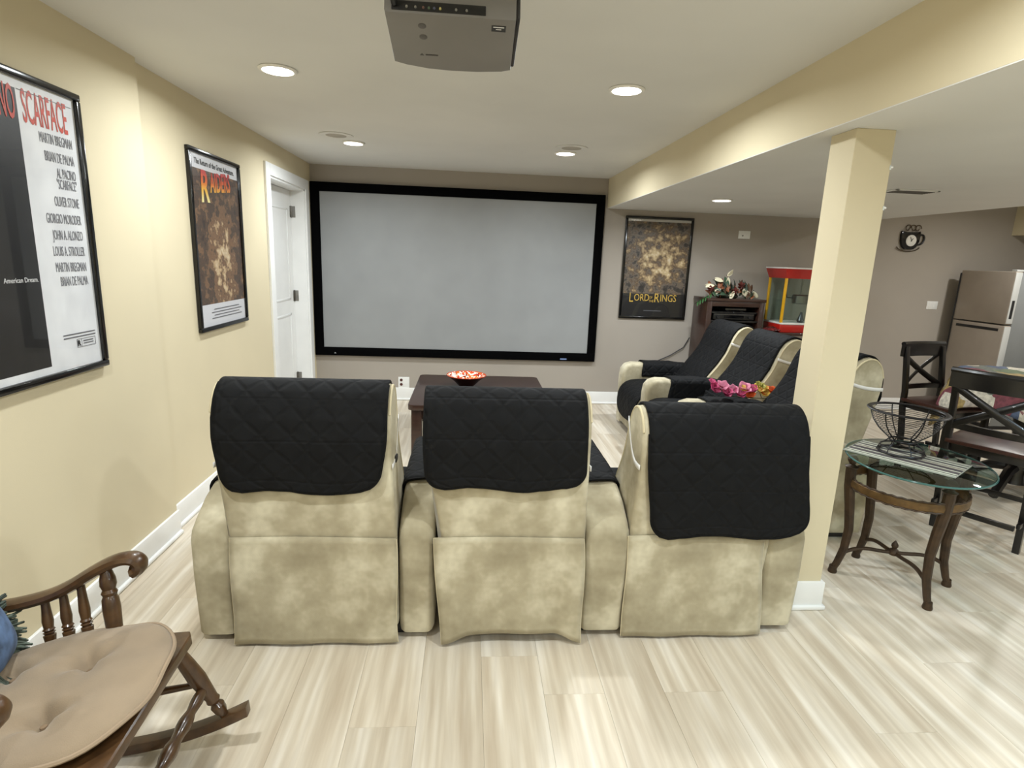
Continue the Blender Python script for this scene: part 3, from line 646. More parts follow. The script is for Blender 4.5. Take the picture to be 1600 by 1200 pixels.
# ------------------------------------------------------------------ media cabinet, devices, florals
mc = thing('media_cabinet', 'tall dark brown media cabinet against the taupe wall', 'cabinet', (2.885, 6.25, 0))
cw, cd, chh = .32, .19, 1.30
for (a, nm) in (((-cw, -cw + .055, -cd, cd, 0, chh - .03), 'side_panel'), ((cw - .055, cw, -cd, cd, 0, chh - .03), 'side_panel'), ((-cw + .055, cw - .055, cd - .01, cd, .05, chh - .05), 'back_panel'), ((-cw - .01, cw + .01, -cd - .01, cd, chh - .03, chh), 'cabinet_top'), ((-cw + .055, cw - .055, -cd, cd - .01, chh - .085, chh - .031), 'top_rail'), ((-cw + .055, cw - .055, -cd, cd - .01, 0, .09), 'plinth')):
    MB().box(*a, .003).build(nm, M_BROWN, mc)
for z in (.30, .55, .80, 1.045): MB().box(-cw + .055, cw - .055, -cd + .01, cd - .012, z, z + .018, .001).build('shelf', plain('shelf_black', (14, 12, 12), .4), mc)
def device(name, label, x, y, z, w, d_, h, knobs, seed):
    e = thing(name, label, 'electronics', (x, y, z)); MB().box(-w / 2, w / 2, -d_ / 2, d_ / 2, .01, h, .004).build('housing', M_BLACKM, e)
    MB().box(-w / 2 + .12, w / 2 - .12, -d_ / 2 - .002, -d_ / 2, h * .35, h * .75).build('display', plain('display_glass_%d' % seed, (6, 7, 10), .08), e, smooth=0)
    for kx in knobs: MB().lathe([(.001, -.018), (.02, -.018), (.022, 0)], 16, (kx, -d_ / 2, h * .55), 'y').build('knob', M_DARK, e)
    MB().box(-w / 2 + .005, w / 2 - .005, -d_ / 2 - .002, -d_ / 2 + .001, h - .012, h - .009).build('trim_line', M_STEEL, e, smooth=0)
    for fx in (-1, 1): MB().box(fx * (w / 2 - .04) - .015, fx * (w / 2 - .04) + .015, -d_ / 2 + .02, d_ / 2 - .02, 0, .01).build('foot', M_DARK, e, smooth=0)
device('media_player', 'slim silver-grey media box on the top shelf of cabinet', 2.91, 6.22, 1.160, .24, .22, .035, (), 1)
MB().box(-.255, .255, -.17, .15, 1.140, 1.158, .001).build('shelf', plain('shelf_dark_glass', (20, 20, 22), .1), mc)
device('receiver', 'black audio receiver with two knobs in the media cabinet', 2.885, 6.22, 1.063, .46, .27, .075, (-.18, .18), 2)
device('amplifier', 'black amplifier lower in the media cabinet behind the recliner', 2.885, 6.22, .818, .46, .27, .15, (-.15, .1, .17), 3)
tag(MB().tube([(2.555, 6.44, .82), (2.50, 6.455, .70), (2.35, 6.46, .60), (2.18, 6.462, .52), (2.05, 6.462, .42), (1.98, 6.46, .30), (1.95, 6.44, .16)], .006, 6).build('speaker_cable', M_DARK), 'thin black cable sagging down the taupe wall beside the cabinet', 'cable')

def leaf_mesh(L, w, curl, fold, n=6):
    m = MB(); vs = []; fs = []
    for i in range(n + 1):
        t_ = i / n; ww = w * math.sin(PI * min(.98, t_ * .93 + .05)) ** .8; y = L * t_; z = curl * t_ * t_
        vs += [(-ww, y, z + fold * ww), (0, y, z), (ww, y, z + fold * ww)]
    for i in range(n):
        for k_ in range(2): a = i * 3 + k_; fs.append((a, a + 1, a + 4, a + 3))
    return m.add(vs, fs)
def scatter_leaf(protos, key, build, name, parent, M):
    if key not in protos: protos[key] = build(); o = protos[key]; o.parent = parent
    else: o = protos[key].copy(); COL.objects.link(o); o.parent = parent
    o.name = name; o.matrix_local = M; return o
M_LEAFG = plain('silk_green', (52, 78, 54), .6, vary=.2); M_LEAFS = plain('silk_sage', (84, 98, 88), .6, vary=.15); M_RUST = plain('silk_rust', (138, 82, 52), .6, vary=.2)
M_LILY = plain('silk_cream', (226, 218, 188), .6, vary=.05); M_BROWNL = plain('silk_brown', (92, 66, 46), .6, vary=.15); M_FERN = plain('silk_fern', (48, 92, 44), .6, vary=.15)
fa = thing('floral_arrangement', 'silk arrangement of cream lilies and rust leaves on the cabinet', 'flowers', (2.84, 6.22, 1.30))
MB().lathe([(.10, 0), (.12, .02), (.10, .05), (.05, .06)], 20).build('moss_base', plain('moss', (36, 40, 26), .9, bump=.6, bscale=60), fa)
prot = {}; R = random.Random(4)
kinds = [('leaf', M_LEAFG, .17, .024, 34), ('sage_leaf', M_LEAFS, .15, .028, 20), ('rust_leaf', M_RUST, .16, .028, 24), ('brown_leaf', M_BROWNL, .17, .026, 16)]
for nm, mt_, L, w, cnt in kinds:
    for i in range(cnt):
        x = R.uniform(-.27, .30); dome = .17 * max(0, 1 - (x / .34) ** 2) ** .8; z = .02 + dome * R.uniform(.2, .95); y = -R.uniform(.02, .15) * (1 - z * 2)
        az = math.atan2(x * .9 + R.uniform(-.25, .25), .16) ; el = PI / 2 - az * .75 + R.uniform(-.7, .7)
        M = Matrix.Translation((x * .8, y, z)) @ Matrix.Rotation(-(el - PI / 2) * 1.0, 4, 'Y') @ Matrix.Rotation(PI / 2 - R.uniform(.0, .7), 4, 'X') @ Matrix.Rotation(R.uniform(-.9, .9), 4, 'Y') @ Matrix.Translation((0, -.05, 0)) @ Matrix.Scale(R.uniform(.6, .95), 4)
        scatter_leaf(prot, nm, lambda: leaf_mesh(L, w, -.05, .35).build(nm, mt_, None, smooth=70, solid=.002), nm, fa, M)
for i, (x, z, ro) in enumerate(((-.20, .135, 1.9), (-.13, .10, 2.4), (-.055, .235, -.6), (-.10, .18, 1.5), (.125, .11, -2.6), (.165, .09, -2.4), (.235, .085, -2.3), (.02, .08, 2.9), (-.045, .225, -2.8))):
    for j in range(2):
        M = Matrix.Translation((x, -.15 + .3 * z, z)) @ Matrix.Rotation(-ro + j * .45, 4, 'Y') @ Matrix.Rotation(PI / 2 - .3 - j * .3, 4, 'X') @ Matrix.Rotation(.5 - j, 4, 'Y')
        scatter_leaf(prot, 'lily', lambda: leaf_mesh(.095, .021, .02, .6).build('lily_petal', M_LILY, None, smooth=70, solid=.002), 'lily_petal', fa, M)
for i, (x, z) in enumerate(((.035, .075), (-.24, .09), (.1, .14))):
    for j in range(7):
        M = Matrix.Translation((x, -.13, z)) @ Matrix.Rotation(j * 2 * PI / 7, 4, 'Y') @ Matrix.Rotation(-1.0, 4, 'Z') @ Matrix.Rotation(.3, 4, 'X')
        scatter_leaf(prot, 'rose', lambda: leaf_mesh(.045, .02, .02, .5).build('rose_petal', plain('silk_dark_red', (96, 36, 28), .6, vary=.15), None, smooth=70, solid=.002), 'rose_petal', fa, M)
for i in range(12):
    M = Matrix.Translation((-.22 - .012 * i, -.13 + .004 * i, .05 - .009 * i)) @ Matrix.Rotation(PI / 2 + (.8 if i % 2 else -.8) + .3, 4, 'Z') @ Matrix.Rotation(-.4, 4, 'X')
    scatter_leaf(prot, 'fern', lambda: leaf_mesh(.07, .009, -.02, .3).build('fern_leaflet', M_FERN, None, smooth=70, solid=.0015), 'fern_leaflet', fa, M)

# ------------------------------------------------------------------ popcorn machine on its stand
M_REDE = plain('red_enamel', (176, 30, 22), .3, coat=.3); M_YEL = plain('yellow_post', (222, 168, 30), .35); M_TRAY = plain('white_tray', (226, 224, 218), .4)
ps = thing('popcorn_stand', 'dark low stand under the popcorn machine', 'stand', (3.60, 6.13, 0))
MB().box(-.34, .34, -.22, .26, .935, .965, .004).build('stand_top', M_BROWN, ps)
for sx in (-1, 1):
    for sy in (-.19, .23): MB().box(sx * .30 - .02, sx * .30 + .02, sy - .02, sy + .02, 0, .935, .003).build('leg', M_BROWN, ps)
MB().box(-.3, .3, -.19, .23, .25, .27, .003).build('shelf', M_BROWN, ps)
pc = thing('popcorn_machine', 'red and yellow glass popcorn machine behind the side recliners', 'popcorn machine', (3.60, 6.13, .965))
hw, hd = .255, .18
MB().box(-hw, hw, -hd, hd, 0, .085, .006).build('base', M_REDE, pc)
MB().box(-hw + .005, hw - .005, -hd - .006, hd, .086, .105, .003).build('popcorn_tray', M_TRAY, pc)
for sx in (-1, 1):
    for sy in (-1, 1): MB().box(sx * (hw - .012) - .012, sx * (hw - .012) + .012, sy * (hd - .012) - .012, sy * (hd - .012) + .012, .105, .58, .002).build('corner_post', M_YEL, pc)
def frustum(z0, z1, a, b_, c, d_): return MB().add([(-a, -b_, z0), (a, -b_, z0), (a, b_, z0), (-a, b_, z0), (-c, -d_, z1), (c, -d_, z1), (c, d_, z1), (-c, d_, z1)], [(3, 2, 1, 0), (4, 5, 6, 7), (0, 1, 5, 4), (1, 2, 6, 5), (2, 3, 7, 6), (3, 0, 4, 7)])
frustum(.575, .675, hw, hd, hw + .03, hd + .03).build('canopy', M_REDE, pc, smooth=0)
frustum(.675, .690, hw + .033, hd + .033, hw + .033, hd + .033).build('canopy_lid', M_TRAY, pc, smooth=0)
MB().box(-hw + .024, hw - .024, -hd + .008, -hd + .011, .105, .575).build('glass_pane', M_GLASS, pc, smooth=0)
for sx in (-1, 1): MB().box(sx * (hw - .012) - .0015, sx * (hw - .012) + .0015, -hd + .024, hd - .024, .105, .575).build('glass_pane', M_GLASS, pc, smooth=0)
MB().box(-hw + .024, hw - .024, hd - .012, hd - .008, .105, .575).build('glass_pane', M_GLASS, pc, smooth=0)
kt = MB().lathe([(.075, .30), (.085, .31), (.085, .39), (.075, .40), (.001, .40)], 24, (.05, .02, 0)); kt = kt.build('kettle', M_STEEL, pc)
MB().tube([(.05, .02, .40), (.05, .02, .575)], .01, 8).build('kettle_rod', M_STEEL, kt); MB().tube([(-.03, .02, .36), (-.13, -.02, .37), (-.18, -.06, .47), (-.17, -.06, .56)], .006, 8).build('kettle_cord', M_DARK, kt)
sc = MB(); sc.lathe([(.03, .11), (.038, .13), (.012, .2), (.012, .22)], 14, (.0, -.12, 0)); sc.build('scoop', plain('scoop_grey', (92, 92, 96), .35, metal=.8), pc)
bg = thing('snack_bag', 'crumpled dark red snack bag beside the popcorn machine', 'bag', (3.30, 6.02, .965), .3)
MB().grid(lambda u, v: ((u - .5) * .13, (v - .5) * .17, .018 + .03 * math.sin(PI * u) * math.sin(PI * v) + .006 * math.sin(u * 19 + v * 11)), 10, 10).build('bag_body', plain('bag_red', (88, 30, 30), .25, vary=.5, scale=25), bg, smooth=60, solid=.012)
MB().box(-.07, .07, .083, .097, .014, .022, .002).build('sealed_edge', plain('bag_black', (24, 20, 22), .3), bg)

# ------------------------------------------------------------------ silk flowers on the side row armrest
of = thing('orchid_spray', 'bunch of pink, yellow and orange silk flowers on an armrest', 'flowers', (2.05, 4.085, .66))
R = random.Random(9); prot2 = {}
fcol = [('pink', plain('silk_pink', (176, 62, 104), .6, vary=.2, scale=20)), ('mauve', plain('silk_mauve', (206, 126, 152), .6, vary=.15, scale=20)), ('yellow', plain('silk_yellow', (232, 190, 84), .6, vary=.15)), ('orange', plain('silk_orange', (222, 92, 34), .6, vary=.15)), ('green', plain('silk_lime', (170, 160, 70), .6))]
def blossom(col, x, y, z, sc_, np, seed, up=.5):
    mt_ = dict(fcol)[col]; r2 = random.Random(seed)
    a0 = r2.uniform(0, 6)
    for j in range(np):
        M = Matrix.Translation((x, y, z)) @ Matrix.Rotation(r2.uniform(.3, .9), 4, 'X') @ Matrix.Rotation(a0 + j * 2 * PI / np, 4, 'Z') @ Matrix.Rotation(up, 4, 'X') @ Matrix.Scale(sc_, 4)
        scatter_leaf(prot2, col, lambda: leaf_mesh(.058, .028, .014, .45, 5).build(col + '_petal', mt_, None, smooth=70, solid=.0015), col + '_petal', of, M)
for i, (x, z, c_, s_) in enumerate(((-.235, .105, 'pink', .6), (-.215, .065, 'pink', .9), (-.16, .075, 'mauve', 1.0), (-.19, .03, 'pink', .9), (-.12, .025, 'pink', 1.0), (-.07, .04, 'mauve', 1.0), (-.10, .005, 'pink', 1.0), (-.02, .015, 'pink', 1.1), (.02, .05, 'mauve', 1.2), (.07, .04, 'pink', 1.2), (.05, .01, 'orange', 1.0), (.0, .06, 'yellow', .7), (.14, .05, 'yellow', 1.0), (.17, .025, 'yellow', 1.1), (.20, .02, 'orange', 1.2), (.23, .045, 'orange', .9), (.12, .095, 'green', .6), (.145, .085, 'green', .6), (.19, .06, 'yellow', .6))):
    blossom(c_, x, -.02 + R.uniform(-.03, .03), z + .02, s_, 5, i)
MB().tube([(-.24, -.02, .12), (-.16, -.02, .075), (-.05, 0, .02), (.1, .02, .005), (.26, .02, .003)], .003, 6).build('stem', plain('stem_green', (96, 96, 56), .6), of)
MB().tube([(.13, -.02, .12), (.15, -.01, .07), (.18, 0, .01)], .003, 6).build('stem', plain('stem_lime', (120, 116, 60), .6), of)

# ------------------------------------------------------------------ cup clock
cl = thing('wall_clock', 'black coffee-cup shaped clock on the taupe wall', 'clock', (5.05, YB, 2.02))
cup = [(-.118, .095), (-.125, .05), (-.118, -.02), (-.095, -.08), (-.06, -.108), (.045, -.108), (.08, -.08), (.103, -.02), (.108, .05), (.102, .095), (.05, .085), (-.06, .085)]
MB().prism(cup, -.035, -.001, 'y', .008, 2).build('cup_body', plain('gloss_black', (14, 13, 15), .12), cl)
MB().tube(chaikin([(.098, .055), (.15, .062), (.172, .02), (.155, -.035), (.115, -.055), (.088, -.05)], 2) and [(x, -.018, z) for x, z in chaikin([(.098, .055), (.15, .062), (.172, .02), (.155, -.035), (.115, -.055), (.088, -.05)], 2)], .010, 8).build('cup_handle', M_BLACKM, cl)
MB().lathe([(.001, -.040), (.060, -.040), (.064, -.036), (.064, -.030)], 28, (.0, 0, -.01), 'y').build('clock_face', plain('clock_white', (228, 226, 220), .2), cl)
MB().box(-.003, .003, -.043, -.041, -.012, .03, M=Matrix.Translation((0, 0, -.01)) @ Matrix.Rotation(.6, 4, 'Y')).build('hour_hand', M_BLACKM, cl, smooth=0)
MB().box(-.002, .002, -.045, -.043, -.01, .045, M=Matrix.Translation((0, 0, -.01)) @ Matrix.Rotation(-.5, 4, 'Y')).build('minute_hand', M_BLACKM, cl, smooth=0)
MB().tube([(-.01 + .14 * math.cos(a), -.015, -.075 + .055 * math.sin(a)) for a in [PI + .15 + i * (PI - .3) / 16 for i in range(17)]], .006, 6).build('saucer', plain('saucer_brown', (72, 60, 46), .4), cl)
for (cx, sg) in ((-.045, 1), (.02, -1), (.075, 1)):
    MB().tube([(cx + sg * (.042 - .002 * i) * math.cos(i * .42), -.015, .125 + (.046 - .002 * i) * math.sin(i * .42)) for i in range(16)], .005, 6).build('steam_swirl', plain('steam_bronze', (84, 70, 54), .35, metal=.5), cl)

# ------------------------------------------------------------------ kitchen end
M_FR = plain('brown_stainless', (166, 155, 143), .38, metal=.2, vary=.02); M_FRL = plain('pale_stainless', (206, 208, 206), .35, metal=.3, vary=.02); M_FRS = plain('grey_cabinet_side', (124, 126, 126), .5, vary=.02)
fr = thing('refrigerator', 'brown stainless top-freezer refrigerator by the taupe wall', 'refrigerator', (6.07, 5.97, 0))
MB().box(-.37, .42, -.33, .33, .04, 1.69, .004).build('body', M_FRS, fr)
MB().box(-.456, -.452, .325, .345, .06, 1.67, .001).build('side_gasket', M_DARK, fr)
for (nm, z0, z1) in (('freezer_door', 1.152, 1.70), ('fridge_door', .07, 1.138)):
    dr = MB().box(-.45, -.375, -.335, .335, z0, z1, .008, 3).build(nm, M_FR, fr)
    MB().box(-.448, -.377, -.339, -.334, z0 + .01, z1 - .01, .002).build('door_edge', M_FRL, dr)
    if nm == 'freezer_door': MB().box(-.43, -.40, -.342, -.338, z0 + .06, z0 + .25, .002).build('pocket_handle', M_DARK, dr)
    else:
        MB().box(-.454, -.448, -.27, .27, z1 - .065, z1 - .035, .002).build('pocket_handle', M_DARK, dr)
MB().box(-.36, .40, -.32, .32, 0, .05).build('toe_grille', M_DARK, fr, smooth=0); MB().box(-.44, -.33, -.33, -.27, 1.70, 1.72, .004).build('hinge_cover', M_FRL, fr)
cb = thing('base_cabinet', 'dark cherry kitchen base cabinet beside the refrigerator', 'cabinet', (6.42, 4.45, 0))
M_CAB = wood('dark_cherry', (32, 14, 11), (48, 22, 16), .35, (3, 3, 14))
MB().box(-.31, .32, -1.13, 1.13, .10, .90, .002).build('carcass', M_CAB, cb); MB().box(-.25, .32, -1.13, 1.13, 0, .10).build('toe_kick', M_DARK, cb, smooth=0)
for i in range(4):
    y0 = -1.12 + i * .56; dr = MB().box(-.332, -.311, y0 + .006, y0 + .554, .12, .70, .003).build('cabinet_door', M_CAB, cb); MB().tube([(-.335, y0 + .50, .56), (-.36, y0 + .50, .57), (-.36, y0 + .50, .65), (-.335, y0 + .50, .66)], .005, 6).build('pull', M_STEEL, dr)
    dr = MB().box(-.332, -.311, y0 + .006, y0 + .554, .715, .885, .003).build('drawer_front', M_CAB, cb); MB().tube([(-.335, y0 + .23, .80), (-.36, y0 + .24, .80), (-.36, y0 + .32, .80), (-.335, y0 + .33, .80)], .005, 6).build('pull', M_STEEL, dr)
tag(MB().box(6.06, XR - .002, 3.30, 5.60, .905, .945, .006).build('countertop', plain('white_quartz', (230, 228, 224), .25, vary=.03)), 'white countertop running away from the refrigerator', 'countertop')

# ------------------------------------------------------------------ dining set
def dining_chair(label, loc, rz, w=.453):
    c = thing('dining_chair', label, 'dining chair', loc, rz, 'black cross-back dining chairs'); h = w / 2; H, S = 1.067, .62
    for sx in (-1, 1):
        x = sx * (h - .018)
        m = MB(); m.prism([(.06, 0), (.03, .35), (0, S - .06), (0, S + .05), (-.03, .9), (-.055, H - .02), (-.02, H - .02), (.005, .9), (.037, S + .05), (.037, S - .06), (.068, .35), (.096, 0)], x - .018, x + .018, 'x', .004, 2); m.build('back_post', M_BLKWOOD, c)
        MB().box(x - .02, x + .02, .385, .425, 0, S - .03, .004).build('front_leg', M_BLKWOOD, c)
    def curved(z0, z1, yb, t_, bow):
        m = MB(); n = 10
        vs = []
        for i in range(n + 1):
            u = i / n; x = -h - (.012 if z1 > 1.0 else -.02) + (w + (.024 if z1 > 1.0 else -.04)) * u; y = yb - bow * math.sin(PI * u)
            vs += [(x, y, z0), (x, y + t_, z0), (x, y + t_, z1), (x, y, z1)]
        fs = [(0, 1, 2, 3), (4 * n + 3, 4 * n + 2, 4 * n + 1, 4 * n)]
        for i in range(n):
            for k_ in range(4): fs.append((i * 4 + k_, (i + 1) * 4 + k_, (i + 1) * 4 + (k_ + 1) % 4, i * 4 + (k_ + 1) % 4))
        return m.add(vs, fs)
    curved(H - .105, H, -.058, .03, .03).build('top_rail', M_BLKWOOD, c)
    MB().tube([(-h - .012 + (w + .024) * i / 10, -.045 - .03 * math.sin(PI * i / 10), H) for i in range(11)], .018, 8).build('rail_roll', M_BLKWOOD, c)
    curved(S + .075, S + .115, -.004, .022, .02).build('lower_rail', M_BLKWOOD, c)
    for sx in (-1, 1):
        m = MB(); pts = []
        for i in range(9): u = i / 8; pts.append((sx * (-h + .03 + (w - .06) * u), -.004 - .048 * u + .0 - .022 * math.sin(PI * u) + (.006 if sx > 0 else -.004), S + .10 + (H - .10 - S - .10) * u))
        m.tube(pts, .023, 8, flat=(.35, 1.0)); m.build('cross_slat', M_BLKWOOD, c)
    MB().box(-h + .02, h - .02, .02, .41, S - .075, S - .022, .003).build('seat_apron', M_BLKWOOD, c)
    MB().prism(rrect(h + .005, .225, .04, 4), S - .022, S + .004, 'z', .006, 2, M=Matrix.Translation((0, .215, 0))).build('seat', M_CHERRY, c)
    for a in ((-h + .03, h - .03, .395, .415, .22, .25), (-h + .03, h - .03, -.045, -.02, .165, .195), (-h + .008, -h + .028, -.02, .40, .18, .21), (h - .028, h - .008, -.02, .40, .18, .21)): MB().box(*a, .003).build('stretcher', M_BLKWOOD, c)
    return c
dining_chair('black cross-back dining chair with cherry seat nearest the end table', (3.165, 3.10, 0), -math.radians(58), .47)
dining_chair('black cross-back dining chair with cherry seat by the far side of table', (3.83, 4.47, 0), math.radians(-166.7), .445)
TC = (4.26, 3.92)
dt = thing('dining_table', 'black pedestal dining table under a patchwork cloth', 'dining table', (TC[0], TC[1], 0))
MB().lathe([(.001, .87), (.47, .87), (.485, .885), (.485, .895), (.475, .905), (.001, .905)], 40).build('table_top', M_BLKWOOD, dt)
MB().lathe([(.09, .08), (.07, .15), (.06, .4), (.09, .6), (.07, .8), (.16, .869)], 20).build('pedestal', M_BLKWOOD, dt)
for i in range(4):
    a = i * PI / 2 + .5; MB().tube([(math.cos(a) * r_, math.sin(a) * r_, z) for r_, z in ((.04, .2), (.15, .18), (.27, .1), (.36, .035))], [.04, .038, .034, .032], 8).build('foot', M_BLKWOOD, dt)
t = NT('patchwork_print'); vo = t.node('ShaderNodeTexVoronoi', distance='CHEBYCHEV'); vo.inputs['Scale'].default_value = 6.5; vo.inputs['Randomness'].default_value = .8; t.link(t.coord('Object'), vo.inputs['Vector'])
sx_ = t.node('ShaderNodeSeparateColor'); t.link(vo.outputs['Color'], sx_.inputs[0])
pc_ = t.ramp(sx_.outputs[0], [(0, (222, 214, 196)), (.2, (128, 66, 74)), (.36, (176, 150, 94)), (.5, (112, 116, 106)), (.64, (196, 184, 170)), (.76, (84, 98, 124)), (.86, (150, 98, 100)), (.94, (110, 124, 90))], 'CONSTANT')
nz = t.ramp(t.noise(t.coord('Object'), 40, 3), [(.35, (190, 190, 190)), (.65, (255, 255, 255))]); M_PATCH = t.set(t.mix(.8, pc_, nz, 'MULTIPLY'), .75)
def cloth(u, v):
    a = 2 * PI * u; e = .70 / max(abs(math.cos(a - .35)), abs(math.sin(a - .35))) ; s_ = v * e
    if s_ < .49: r_, z = s_, .912
    else:
        ov = s_ - .49; w = .5 + .5 * math.sin(a * 12 + 1); r_ = .492 + ov * .16 + w * min(.045, ov * .2); z = .909 - ov * .965
    return (r_ * math.cos(a), r_ * math.sin(a), z)
tc = MB().grid(cloth, 96, 26, ).build('tablecloth', M_PATCH, None, smooth=60, solid=.004); tc.location = (TC[0], TC[1], 0)
tag(tc, 'colourful patchwork cloth draped over the dining table', 'tablecloth')

# ------------------------------------------------------------------ glass end table, runner, wire bowl
M_BRONZE = plain('antique_bronze', (64, 48, 33), .45, metal=.35, vary=.2, scale=20)
EC = Vector((2.335, 2.662)); ED = Vector((.545, .838)); EN = Vector((-.838, .545)); EA, EB = .384, .324
et = thing('end_table', 'oval glass-topped bronze end table beside the pillar', 'end table', (EC.x, EC.y, 0))
def ell(a, k=1.0, z=0.0): p = ED * (EA * k * math.cos(a)) + EN * (EB * k * math.sin(a)); return (p.x, p.y, z)
N = 64
top_pts = [ell(2 * PI * i / N)[:2] for i in range(N)]
MB().prism(top_pts, .680, .690, 'z', .003, 2).build('glass_top', M_TABLEGLASS, et, smooth=40)
MB().tube([ell(2 * PI * i / N, 1.0, .685) for i in range(N)], .0052, 6, True).build('glass_rim', M_GLASSEDGE, et)
feet = [(2.044, 2.754), (2.293, 2.915), (2.316, 2.404), (2.594, 2.608)]; cen = Vector((sum(f_[0] for f_ in feet) / 4, sum(f_[1] for f_ in feet) / 4))
C0 = cen - EC
def rng_(i, n, r_, z): return (C0.x + r_ * math.cos(2 * PI * i / n), C0.y + r_ * math.sin(2 * PI * i / n), z)
rg = MB(); rg.tube([rng_(i, N, .262, .535) for i in range(N)], .026, 8, True, flat=(.45, 1.0)); rg = rg.build('ring_apron', plain('bronze_gold', (98, 74, 42), .45, metal=.35, vary=.15, scale=30), et)
for z in (.560, .510): MB().tube([rng_(i, 160, .266, z + .0022 * math.sin(i * 1.57)) for i in range(160)], .0048, 6, True).build('rope_trim', M_BRONZE, rg)
angs = []
for (fx, fy) in feet:
    F = Vector((fx, fy)) - EC; rad = (Vector((fx, fy)) - cen).normalized()
    T = C0 + (Vector((fx, fy)) - cen) * .97
    def LP(t_, off): b_ = F.lerp(T, t_); return (b_.x + rad.x * off, b_.y + rad.y * off, .02 + .615 * t_)
    MB().tube([LP(0, .0), LP(.06, -.014), LP(.2, -.036), (LP(.4, -.042)), LP(.6, -.026), LP(.8, -.006), LP(.93, .0), LP(.97, .0)], [.017, .018, .021, .023, .025, .027, .027, .026], 10).build('leg', M_BRONZE, et)
    MB().lathe([(.022, 0), (.024, .008), (.021, .02), (.019, .04)], 12, (F.x, F.y, 0)).build('foot_cap', M_BRONZE, et)
    MB().lathe([(.028, .612), (.034, .620), (.020, .627), (.014, .634), (.024, .652), (.026, .664), (.014, .6795)], 14, (T.x, T.y, 0)).build('finial', M_BRONZE, et)
    C2 = cen - EC; s0 = Vector(LP(.16, -.03))
    MB().tube([s0.lerp(Vector((C2.x, C2.y, .165)), t_) + Vector((0, 0, .045 * math.sin(PI * t_) * (1 - t_) - 0.0)) for t_ in [i / 10 for i in range(11)]], .0105, 8).build('stretcher', M_BRONZE, et)
C2 = cen - EC
MB().lathe([(.022, .15), (.026, .165), (.02, .18), (.01, .186), (.017, .2), (.016, .21), (.002, .232)], 14, (C2.x, C2.y, 0)).build('center_finial', M_BRONZE, et)
t = NT('striped_weave'); sp = t.node('ShaderNodeSeparateXYZ'); t.link(t.node('ShaderNodeTexCoord').outputs['UV'], sp.inputs[0])
stops = [(0, (150, 152, 140)), (.08, (196, 200, 180)), (.12, (92, 86, 84)), (.17, (200, 204, 184)), (.22, (84, 78, 78)), (.36, (196, 196, 176)), (.40, (70, 64, 66)), (.54, (190, 186, 166)), (.58, (120, 112, 104)), (.64, (204, 206, 186)), (.68, (82, 78, 76)), (.78, (196, 200, 180)), (.83, (96, 92, 90)), (.9, (200, 204, 186)), (.95, (140, 140, 130))]
M_STRIPE = t.set(t.ramp(sp.outputs[1], stops, 'CONSTANT'), .8)
RD = Vector((.30, -.42)).normalized(); RN = Vector((-RD.y, RD.x)); RC = Vector((2.296, 2.697))
ru = thing('table_runner', 'striped grey and cream woven runner on the glass end table', 'table runner', (RC.x, RC.y, .691))
MB().grid(lambda u, v: ((RD * (u - .5) * .50 + RN * (v - .5) * .30).x, (RD * (u - .5) * .50 + RN * (v - .5) * .30).y, .0015), 12, 4, lambda u, v: (u, v)).build('weave', M_STRIPE, ru, smooth=60, solid=.002)
for e_ in (-.5, .5): MB().tube([(lambda p: (p.x, p.y, .002))(RD * e_ * .50 + RN * (i / 8 - .5) * .30) for i in range(9)], .0025, 6).build('hem', plain('runner_hem', (150, 150, 138), .8), ru)
wb = thing('wire_bowl', 'black wire fruit bowl on a wire foot, empty', 'bowl', (2.322, 2.766, .6945))
M_WIRE = plain('black_wire', (26, 24, 26), .4, metal=.3)
def ring(r_, z, n=40): return [(r_ * math.cos(2 * PI * i / n), r_ * math.sin(2 * PI * i / n), z) for i in range(n)]
RB = [(.060, .072), (.085, .093), (.12, .124), (.148, .162), (.163, .198), (.170, .230)]
MB().tube(ring(.175, .232), .0085, 8, True, flat=(1.6, .7)).build('rim', M_WIRE, wb); MB().tube(ring(.062, .070), .005, 6, True).build('neck_ring', M_WIRE, wb)
MB().tube(ring(.108, .007, 10), .0065, 6, True).build('foot_ring', M_WIRE, wb); MB().tube(ring(.098, .034), .004, 6, True).build('foot_ring', M_WIRE, wb)
def rb_r(z):
    for (r0, z0), (r1, z1) in zip(RB, RB[1:]):
        if z <= z1: return r0 + (r1 - r0) * (z - z0) / (z1 - z0)
    return RB[-1][0]
for i in range(6):
    a = i * PI / 3 + .3; MB().tube([(r_ * math.cos(a), r_ * math.sin(a), z) for r_, z in RB], .0032, 6).build('rib', M_WIRE, wb)
    MB().tube([(r_ * math.cos(a), r_ * math.sin(a), z) for r_, z in ((.062, .070), (.075, .054), (.098, .034), (.108, .008))], .003, 6).build('foot_rib', M_WIRE, wb)
wire = None
for i in range(16): z = .082 + i * .0091; MB().tube(ring(rb_r(z), z, 36), .0013, 4, True).build('hoop', M_WIRE, wb)

